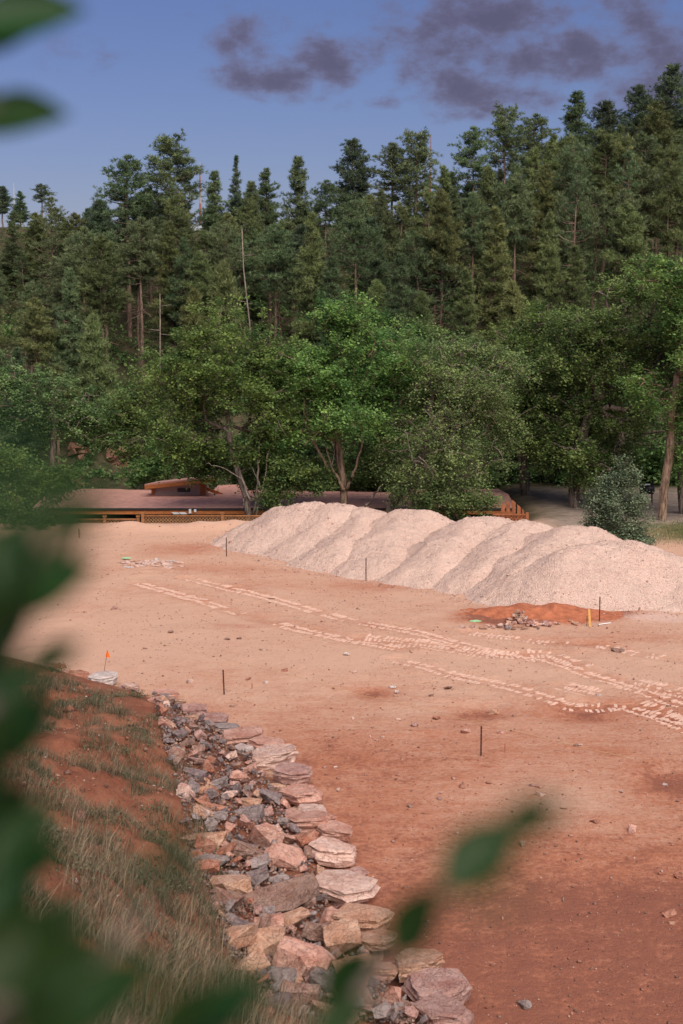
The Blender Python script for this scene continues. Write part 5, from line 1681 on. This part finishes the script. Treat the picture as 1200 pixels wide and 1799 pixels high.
# broken rock pushed up by the red soil
g = empty('rock_pile', at_z(900, 1100, 0))
tag(g, 'small heap of broken pale rock at the edge of the loose red soil', 'rock pile')
G0 = np.array(g.location)
for k in range(62):
    px = float(np.clip(rs.normal(905, 26), 850, 1000)) if k < 46 else float(rs.uniform(860, 1015))
    top = 16 * math.exp(-((px - 912) / 24) ** 2)
    py = 1105 - rs.uniform(0, 1) * (6 + top) - max(0, (px - 930)) * 0.13
    p = at_z(px, py, 0.05)
    w = rs.uniform(0.12, 0.34)
    put_stone('stone', HULLS[int(rs.integers(22))], g, np.array([p[0], p[1], H(p[0], p[1]) + rs.uniform(0.02, 0.06 + top * 0.014)]) - G0, (w, w * .8, w * .6),
              (rs.uniform(-.4, .4), rs.uniform(-.4, .4), rs.uniform(0, 6.28)), random.choice(['pale', 'tan', 'pink', 'mauve', 'grey', 'tan']))
# pale spilled lime with green spray paint
g = empty('lime_patch', at_z(262, 988, 0))
tag(g, 'pale lumpy spill with green spray paint on the far left of the lot', 'spill')
G0 = np.array(g.location)
for k in range(46):
    px = rs.uniform(208, 318)
    py = 990 + rs.normal(0, 3.0) - abs(px - 262) * 0.02
    p = at_z(px, py, 0.03)
    w = rs.uniform(0.18, 0.5)
    put_stone('clod', HULLS[int(rs.integers(22))], g, np.array([p[0], p[1], H(p[0], p[1]) + 0.02]) - G0, (w, w * .8, w * .30), (rs.uniform(-.1, .1), rs.uniform(-.1, .1), rs.uniform(0, 6.28)),
              random.choice(['pale', 'pale', 'white', 'pale', 'tan']) if px > 216 else 'brown')
for (px, py) in ((222, 984), (834, 1093)):
    p = at_z(px, py, 0)
    pt = []
    for k in range(14):
        r = rs.uniform(.06, .16)
        pt.append((math.cos(k * .449) * r * 1.7, math.sin(k * .449) * r, 0))
    o = MB().prism(pt, (0, 0, -.03)).build('paint_mark', M['spray'], None, loc=(p[0], p[1], H(p[0], p[1]) + (.09 if px < 500 else .03)))
    tag(o, 'green spray paint mark on the pale spill' if px < 500 else 'green spray paint mark left of the small rock heap', 'paint mark')

# fine grit all over the lot
rg = np.random.default_rng(8)
n = 42000
yy = 18.5 + 48 * rg.uniform(0, 1, n) ** 1.15
xx = rg.uniform(-1, 1, n) * (yy * 0.27 + 2)
ok = (bank_s(xx, yy) < -0.15)
dens_ = fbm(xx, yy, 3.0, 71, 3)
ok &= rg.uniform(0, 1, n) < 0.35 + 0.9 * np.clip(dens_ + 0.2, 0, 1)
xx, yy = xx[ok], yy[ok]
sz = np.clip(rg.lognormal(-3.6, 0.5, len(xx)), 0.012, 0.12)
pp = np.stack([xx, yy, terrain(xx, yy) + sz * 0.15], 1)
cc = np.array([PAL['pale'], PAL['red'], PAL['brown'], PAL['pink'], PAL['mauve']])[rg.choice(5, len(pp), p=[.08, .40, .22, .20, .10])] * rg.uniform(.75, 1.1, (len(pp), 1))
tag(pebble_cloud('grit', pp, sz, cc, rg, M['rubble']), 'loose pebbles and clods strewn over the dirt lot', 'grit', kind='stuff')
# crumbs and pale chips on the bank
n = 4200
q = np.stack([rg.uniform(-30, 330, n), rg.uniform(1160, 1560, n)], 1)
bx_, by_ = rg.uniform(-12, 0.5, n), rg.uniform(14, 40, n)
ok = bank_s(bx_, by_) > 1.2
bx_, by_ = bx_[ok], by_[ok]
sz = np.clip(rg.lognormal(-3.2, 0.5, len(bx_)), 0.02, 0.13)
pp = np.stack([bx_, by_, terrain(bx_, by_) + sz * 0.2], 1)
cc = np.array([PAL['white'], PAL['orange'], PAL['red'], PAL['brown']])[rg.choice(4, len(pp), p=[.14, .32, .34, .20])] * rg.uniform(.75, 1.1, (len(pp), 1))
tag(pebble_cloud('soil_crumbs', pp, sz, cc, rg, M['rubble']), 'crumbs of soil and pale chips on the red bank', 'soil crumbs', kind='stuff')

# clods of the cut bank
n = 2600
bx_, by_ = rg.uniform(-12, 0.8, n), rg.uniform(14, 40, n)
sb = bank_s(bx_, by_)
ok = (sb > 2.0) & (rg.uniform(0, 1, n) < np.where(sb < 3.2, 1.0, 0.35))
bx_, by_ = bx_[ok], by_[ok]
sz = np.clip(rg.lognormal(-2.2, 0.45, len(bx_)), 0.05, 0.32)
pp = np.stack([bx_, by_, terrain(bx_, by_) + sz * 0.05], 1)
cc = np.array([(0.31, 0.115, 0.06), (0.24, 0.085, 0.045), (0.19, 0.08, 0.05)])[rg.choice(3, len(pp))] * rg.uniform(.8, 1.15, (len(pp), 1))
tag(pebble_cloud('soil_clods', pp, sz, cc, rg, M['rubble']), 'clods of red soil along the cut edge of the bank', 'soil clods', kind='stuff')

# ------------------------------------------------------------------ grass
def blades(name, label, base, hgt, lean, cols, rng, width=0.0042, parent=None):
    n = len(base)
    a = rng.uniform(0, 2 * math.pi, n)
    dirv = np.stack([np.cos(a), np.sin(a), np.zeros(n)], 1) * np.asarray(lean)[:, None]
    dirv += np.array([0.10, 0.0, 0])
    hgt = np.asarray(hgt)
    side = np.stack([-np.sin(a + .7), np.cos(a + .7), np.zeros(n)], 1)
    V = []
    for t, w in ((0, 1.0), (0.55, 0.8)):
        c = base + np.array([0, 0, 1.0]) * (hgt * t * (1 - 0.25 * t))[:, None] + dirv * (hgt * t * t)[:, None]
        V += [c - side * width * w * (0.6 + hgt)[:, None], c + side * width * w * (0.6 + hgt)[:, None]]
    c = base + np.array([0, 0, 1.0]) * (hgt * 0.80)[:, None] + dirv * hgt[:, None]
    V.append(c)
    V = np.stack(V, 1)
    k = 5 * np.arange(n)[:, None]
    q = k + np.array([[0, 1, 3, 2]])
    t3 = k + np.array([[2, 3, 4]])
    o = link(name, mesh_np(name, V.reshape(-1, 3), [q, t3], M['grass'], tint=np.repeat(cols, 5, 0)), parent)
    if not parent:
        tag(o, label, 'grass', kind='stuff')
    return o


GREEN = np.array([[0.105, 0.110, 0.058], [0.14, 0.13, 0.08], [0.075, 0.085, 0.048]])
STRAW = np.array([[0.25, 0.19, 0.125], [0.17, 0.125, 0.085], [0.31, 0.24, 0.16]])


def tufts(rng, xlo, xhi, ylo, yhi, count, per, spread, hlo, hhi, straw, cond, seed):
    x, y = rng.uniform(xlo, xhi, count), rng.uniform(ylo, yhi, count)
    k = cond(x, y)
    x, y = x[k], y[k]
    nt = len(x)
    bx = np.repeat(x, per) + rng.normal(0, spread, nt * per)
    by = np.repeat(y, per) + rng.normal(0, spread, nt * per)
    h = np.repeat(rng.uniform(hlo, hhi, nt), per) * rng.uniform(0.5, 1.1, nt * per)
    st = np.repeat(rng.uniform(0, 1, nt) < straw, per) ^ (rng.uniform(0, 1, nt * per) < 0.15)
    col = np.where(st[:, None], STRAW[rng.integers(0, 3, nt * per)], GREEN[rng.integers(0, 3, nt * per)]) * rng.uniform(.75, 1.2, (nt * per, 1))
    return np.stack([bx, by, terrain(bx, by) - 0.01], 1), h, rng.uniform(0.15, 0.8, nt * per), col


rgz = np.random.default_rng(17)


def cond_far(x, y):
    s = bank_s(x, y)
    return (s > 2.4) & (fbm(x, y, 1.5, 83, 3) > -0.14) & (y > 17)


def cond_near(x, y):
    s = bank_s(x, y)
    return (s > 2.9 + 0 * x) & (y < 23) & (fbm(x, y, 1.8, 85, 3) > -0.42 + sstep(y, 14, 22) * 0.30) & (np.hypot(x, y) > 3.5)


parts = [tufts(rgz, -13, 0, 17, 41, 3400, 62, 0.11, 0.12, 0.40, 0.45, cond_far, 1),
         tufts(rgz, -9, 1.5, 4, 23, 3600, 36, 0.12, 0.14, 0.44, 0.62, cond_near, 2)]
blades('grass', 'dry and green grass tufts growing on the red bank', *[np.concatenate([p[i] for p in parts]) for i in range(4)], rgz)
# low grey-green weeds among the grass
wpx = [(130, 1240, .30), (165, 1235, .28), (205, 1225, .30), (240, 1225, .25), (235, 1290, .28), (130, 1335, .34), (150, 1320, .30), (215, 1320, .26), (60, 1290, .4), (30, 1240, .4), (268, 1265, .26),
       (255, 1310, .25), (90, 1400, .4), (180, 1450, .4), (250, 1430, .35), (270, 1480, .4), (60, 1480, .4), (120, 1540, .45), (230, 1550, .45), (300, 1560, .35), (40, 1200, .4), (95, 1180, .3), (10, 1330, .4)]
wc = []
for px, py, r in wpx:
    q = hit(px, py, 8.0)
    wc.append((*q, r))
wc = np.array(wc)
per = 420
cw = np.repeat(wc[:, :3], per, 0) + np.abs(rgz.normal(0, 1, (len(wc) * per, 3))) * np.array([0, 0, 0.30]) * np.repeat(wc[:, 3:], per, 0) + rgz.normal(0, 1, (len(wc) * per, 3)) * np.array([0.55, 0.55, 0.05]) * np.repeat(wc[:, 3:], per, 0)
v, f = leaf_quads(cw, rgz.uniform(0.03, 0.075, len(cw)), rgz, 0.35, 0.2)
tn = np.clip(np.repeat(rgz.uniform(0, .7, len(wc)), per) + rgz.normal(0, .15, len(cw)), 0, 1)
wd_ = link('weeds', mesh_np('weeds', v, f, M['leaves_weed'], tint=np.repeat(tn, 4)))
tag(wd_, 'low grey-green weeds growing on the red bank', 'weeds', kind='stuff')
# tall seeded stalks
x, y = rgz.uniform(-7, 0.5, 1500), rgz.uniform(7, 25, 1500)
k = (bank_s(x, y) > 2.7) & (fbm(x, y, 2.4, 87, 3) > -0.05)
x, y = x[k], y[k]
bs = np.stack([x, y, terrain(x, y)], 1)
bs = np.repeat(bs, 4, 0) + np.column_stack([rgz.normal(0, .06, (len(bs) * 4, 2)), np.zeros(len(bs) * 4)])
blades('straw_stalks', 'tall pale dry stalks standing in the near grass', bs, rgz.uniform(0.5, 0.95, len(bs)), rgz.uniform(.05, .4, len(bs)), STRAW[rgz.integers(0, 3, len(bs))] * rgz.uniform(.9, 1.3, (len(bs), 1)), rgz, 0.0036)
# mown grass at the right and weeds by the drive
x, y = rgz.normal(gq[0] + 2.2, 2.6, 9000), rgz.normal(gq[1], 1.8, 9000)
bs = np.stack([x, y, terrain(x, y)], 1)
blades('lawn', 'strip of short lawn beside the drive at the right', bs, rgz.uniform(.05, .16, len(bs)), rgz.uniform(.2, .7, len(bs)),
       np.where(rgz.uniform(0, 1, (len(bs), 1)) < .45, STRAW[0] * .8, GREEN[1] * np.array([1.0, 1.25, .8])), rgz, 0.012)

# ------------------------------------------------------------------ blurred shrubs right in front of the camera
def leaf_mesh(name):
    n = 9
    V, F = [], []
    for i in range(n + 1):
        t = i / n
        w = 0.30 * math.sin(math.pi * t ** 0.85) ** 0.9 if 0 < t < 1 else 0.0
        zc = -0.16 * (t - 0.3) ** 2
        V += [(t, -w, zc + w * 0.22), (t, 0, zc), (t, w, zc + w * 0.22)]
    for i in range(n):
        k = 3 * i
        F += [(k, k + 1, k + 4, k + 3), (k + 1, k + 2, k + 5, k + 4)]
    V = np.array(V)
    top = V + np.array([0, 0, 0.006])
    m = len(V)
    F2 = [tuple(j + m for j in f) for f in F]
    F1 = [tuple(reversed(f)) for f in F]
    rim = [0] + [3 * i for i in range(1, n + 1)]
    rim2 = [2] + [3 * i + 2 for i in range(1, n + 1)]
    S_ = [(a, b, b + m, a + m) for a, b in zip(rim[:-1], rim[1:])] + [(b, a, a + m, b + m) for a, b in zip(rim2[:-1], rim2[1:])]
    me = bpy.data.meshes.new(name)
    me.from_pydata([tuple(q) for q in V] + [tuple(q) for q in top], [], F1 + F2 + S_)
    me.materials.append(M['near_leaf'])
    for p_ in me.polygons:
        p_.use_smooth = True
    a = me.attributes.new('tint', 'FLOAT_COLOR', 'POINT')
    a.data.foreach_set('color', np.tile(np.array([.4, .4, .4, 1], np.float32), (len(me.vertices), 1)).ravel())
    return me


LEAF = leaf_mesh('leaf')


def near_shrub(label, base, stems, leaves, seed):
    rng = np.random.default_rng(seed)
    base = np.array(base, float)
    base[2] = H(base[0], base[1]) - 0.02
    g = empty('foreground_shrub', base)
    tag(g, label, 'shrub')
    for st in stems:
        pts_ = [np.zeros(3)] + [at_t(*q) - base for q in st]
        # smooth the cane
        P_ = np.array(pts_)
        tt_ = np.linspace(0, len(P_) - 1, 6 * len(P_))
        P2 = np.stack([np.interp(tt_, np.arange(len(P_)), P_[:, c]) for c in range(3)], 1)
        MB().tube(P2, np.linspace(.009, .002, len(P2)), 6).build('stem', M['grey_bark'], g, True)
    for (px, py, t, Lpx, ang, roll) in leaves:
        b = at_t(px, py, t)
        Lm = Lpx / FPX * t * 1.08 * 1.12
        ca, sa = math.cos(math.radians(ang)), math.sin(math.radians(ang))
        right, up, fw = Vector((1, 0, 0)), Vector((0, math.sin(PITCH), math.cos(PITCH))), Vector((0, math.cos(PITCH), -math.sin(PITCH)))
        X_ = (right * ca + up * sa + fw * rng.uniform(-.3, .3)).normalized()
        N_ = (-fw * math.cos(roll) + (right * -sa + up * ca) * math.sin(roll))
        N_ = (N_ - X_ * N_.dot(X_)).normalized()
        Y_ = N_.cross(X_)
        Mx = Matrix((X_, Y_, N_)).transposed().to_4x4()
        o = link('leaf', LEAF, g)
        o.matrix_local = Matrix.Translation(Vector(b - base) - X_ * Lm * 0.5) @ Mx @ Matrix.Diagonal((Lm, Lm, Lm, 1))
    return g


def at_t(px, py, t):                                    # t metres along the camera axis
    r = ray(px, py)
    return np.array([0, 0, CAM_Z]) + r * t * 1.08


near_shrub('out-of-focus leafy shrub close to the lens along the left edge', (-0.55, 0.75, 0),
           [[(-60, 1700, 0.95), (-30, 1400, 1.0), (0, 1150, 1.0), (20, 980, 0.95), (60, 860, 0.9)],
            [(-200, 1500, 0.9), (-220, 900, 0.9), (-160, 300, 0.9), (-60, 40, 0.9)],
            [(-40, 1780, 0.8), (120, 1740, 0.8), (260, 1600, 0.8)]],
           [(45, 28, 1.15, 190, 12, 0.45), (0, 60, 1.15, 150, 30, 0.4), (30, 205, 1.15, 170, 4, 0.55), (-40, 195, 1.15, 150, 10, 0.4),
            (85, 1030, 0.9, 170, 28, 0.6), (20, 1070, 0.9, 170, 75, 0.5), (30, 960, 0.75, 170, 80, 0.6), (135, 905, 0.7, 130, 30, 0.8), (80, 860, 0.55, 150, 55, 0.8),
            (-10, 1160, 0.9, 150, 60, 0.4), (95, 1155, 0.9, 105, 35, 0.6), (55, 1275, 0.9, 140, 58, 0.6), (-10, 1300, 0.9, 130, 70, 0.6),
            (40, 1470, 0.85, 150, 50, 0.5), (95, 1700, 0.7, 190, 35, 0.6), (200, 1740, 0.6, 200, 30, 0.8), (-15, 1385, 0.9, 150, 70, 0.5),
            (110, 960, 0.6, 150, 40, 0.8), (10, 1110, 0.85, 150, 55, 0.5), (150, 860, 0.42, 140, 30, 1.0), (40, 1200, 0.8, 120, 60, 0.6),
            (10, 1440, 0.95, 150, 60, 0.3), (40, 1520, 0.95, 150, 20, 0.8), (0, 1600, 0.9, 200, 70, 0.3), (30, 1690, 0.85, 260, 40, 0.4), (-20, 1760, 0.85, 260, 20, 0.4),
            (90, 1640, 0.8, 160, 70, 0.9), (300, 1510, 0.55, 150, 50, 1.0), (130, 1770, 0.7, 220, 15, 0.6), (30, 780, 0.45, 200, 70, 1.0), (-40, 1000, 0.8, 190, 60, 0.5), (-30, 880, 0.6, 180, 60, 0.8)], 1)
near_shrub('out-of-focus leafy sprig close to the lens at the bottom centre', (0.02, 0.55, 0),
           [[(520, 2050, 0.8), (580, 1850, 0.9), (640, 1740, 0.92), (720, 1630, 0.93), (830, 1520, 0.9), (930, 1440, 0.85)], [(430, 2000, 0.8), (400, 1850, 0.75), (380, 1780, 0.7)]],
           [(612, 1715, 0.95, 130, 55, 0.6), (728, 1618, 0.88, 135, 62, 0.5), (846, 1500, 0.80, 172, 42, 0.55), (935, 1438, 0.68, 130, 30, 0.8), (600, 1790, 0.9, 110, 30, 0.6),
            (400, 1775, 0.62, 200, 40, 0.9), (320, 1800, 0.6, 200, 60, 0.9), (860, 1570, 0.36, 130, 10, 1.25)], 2)

print('objects', len(bpy.data.objects), 'tris', sum(len(m.polygons) for m in bpy.data.meshes))
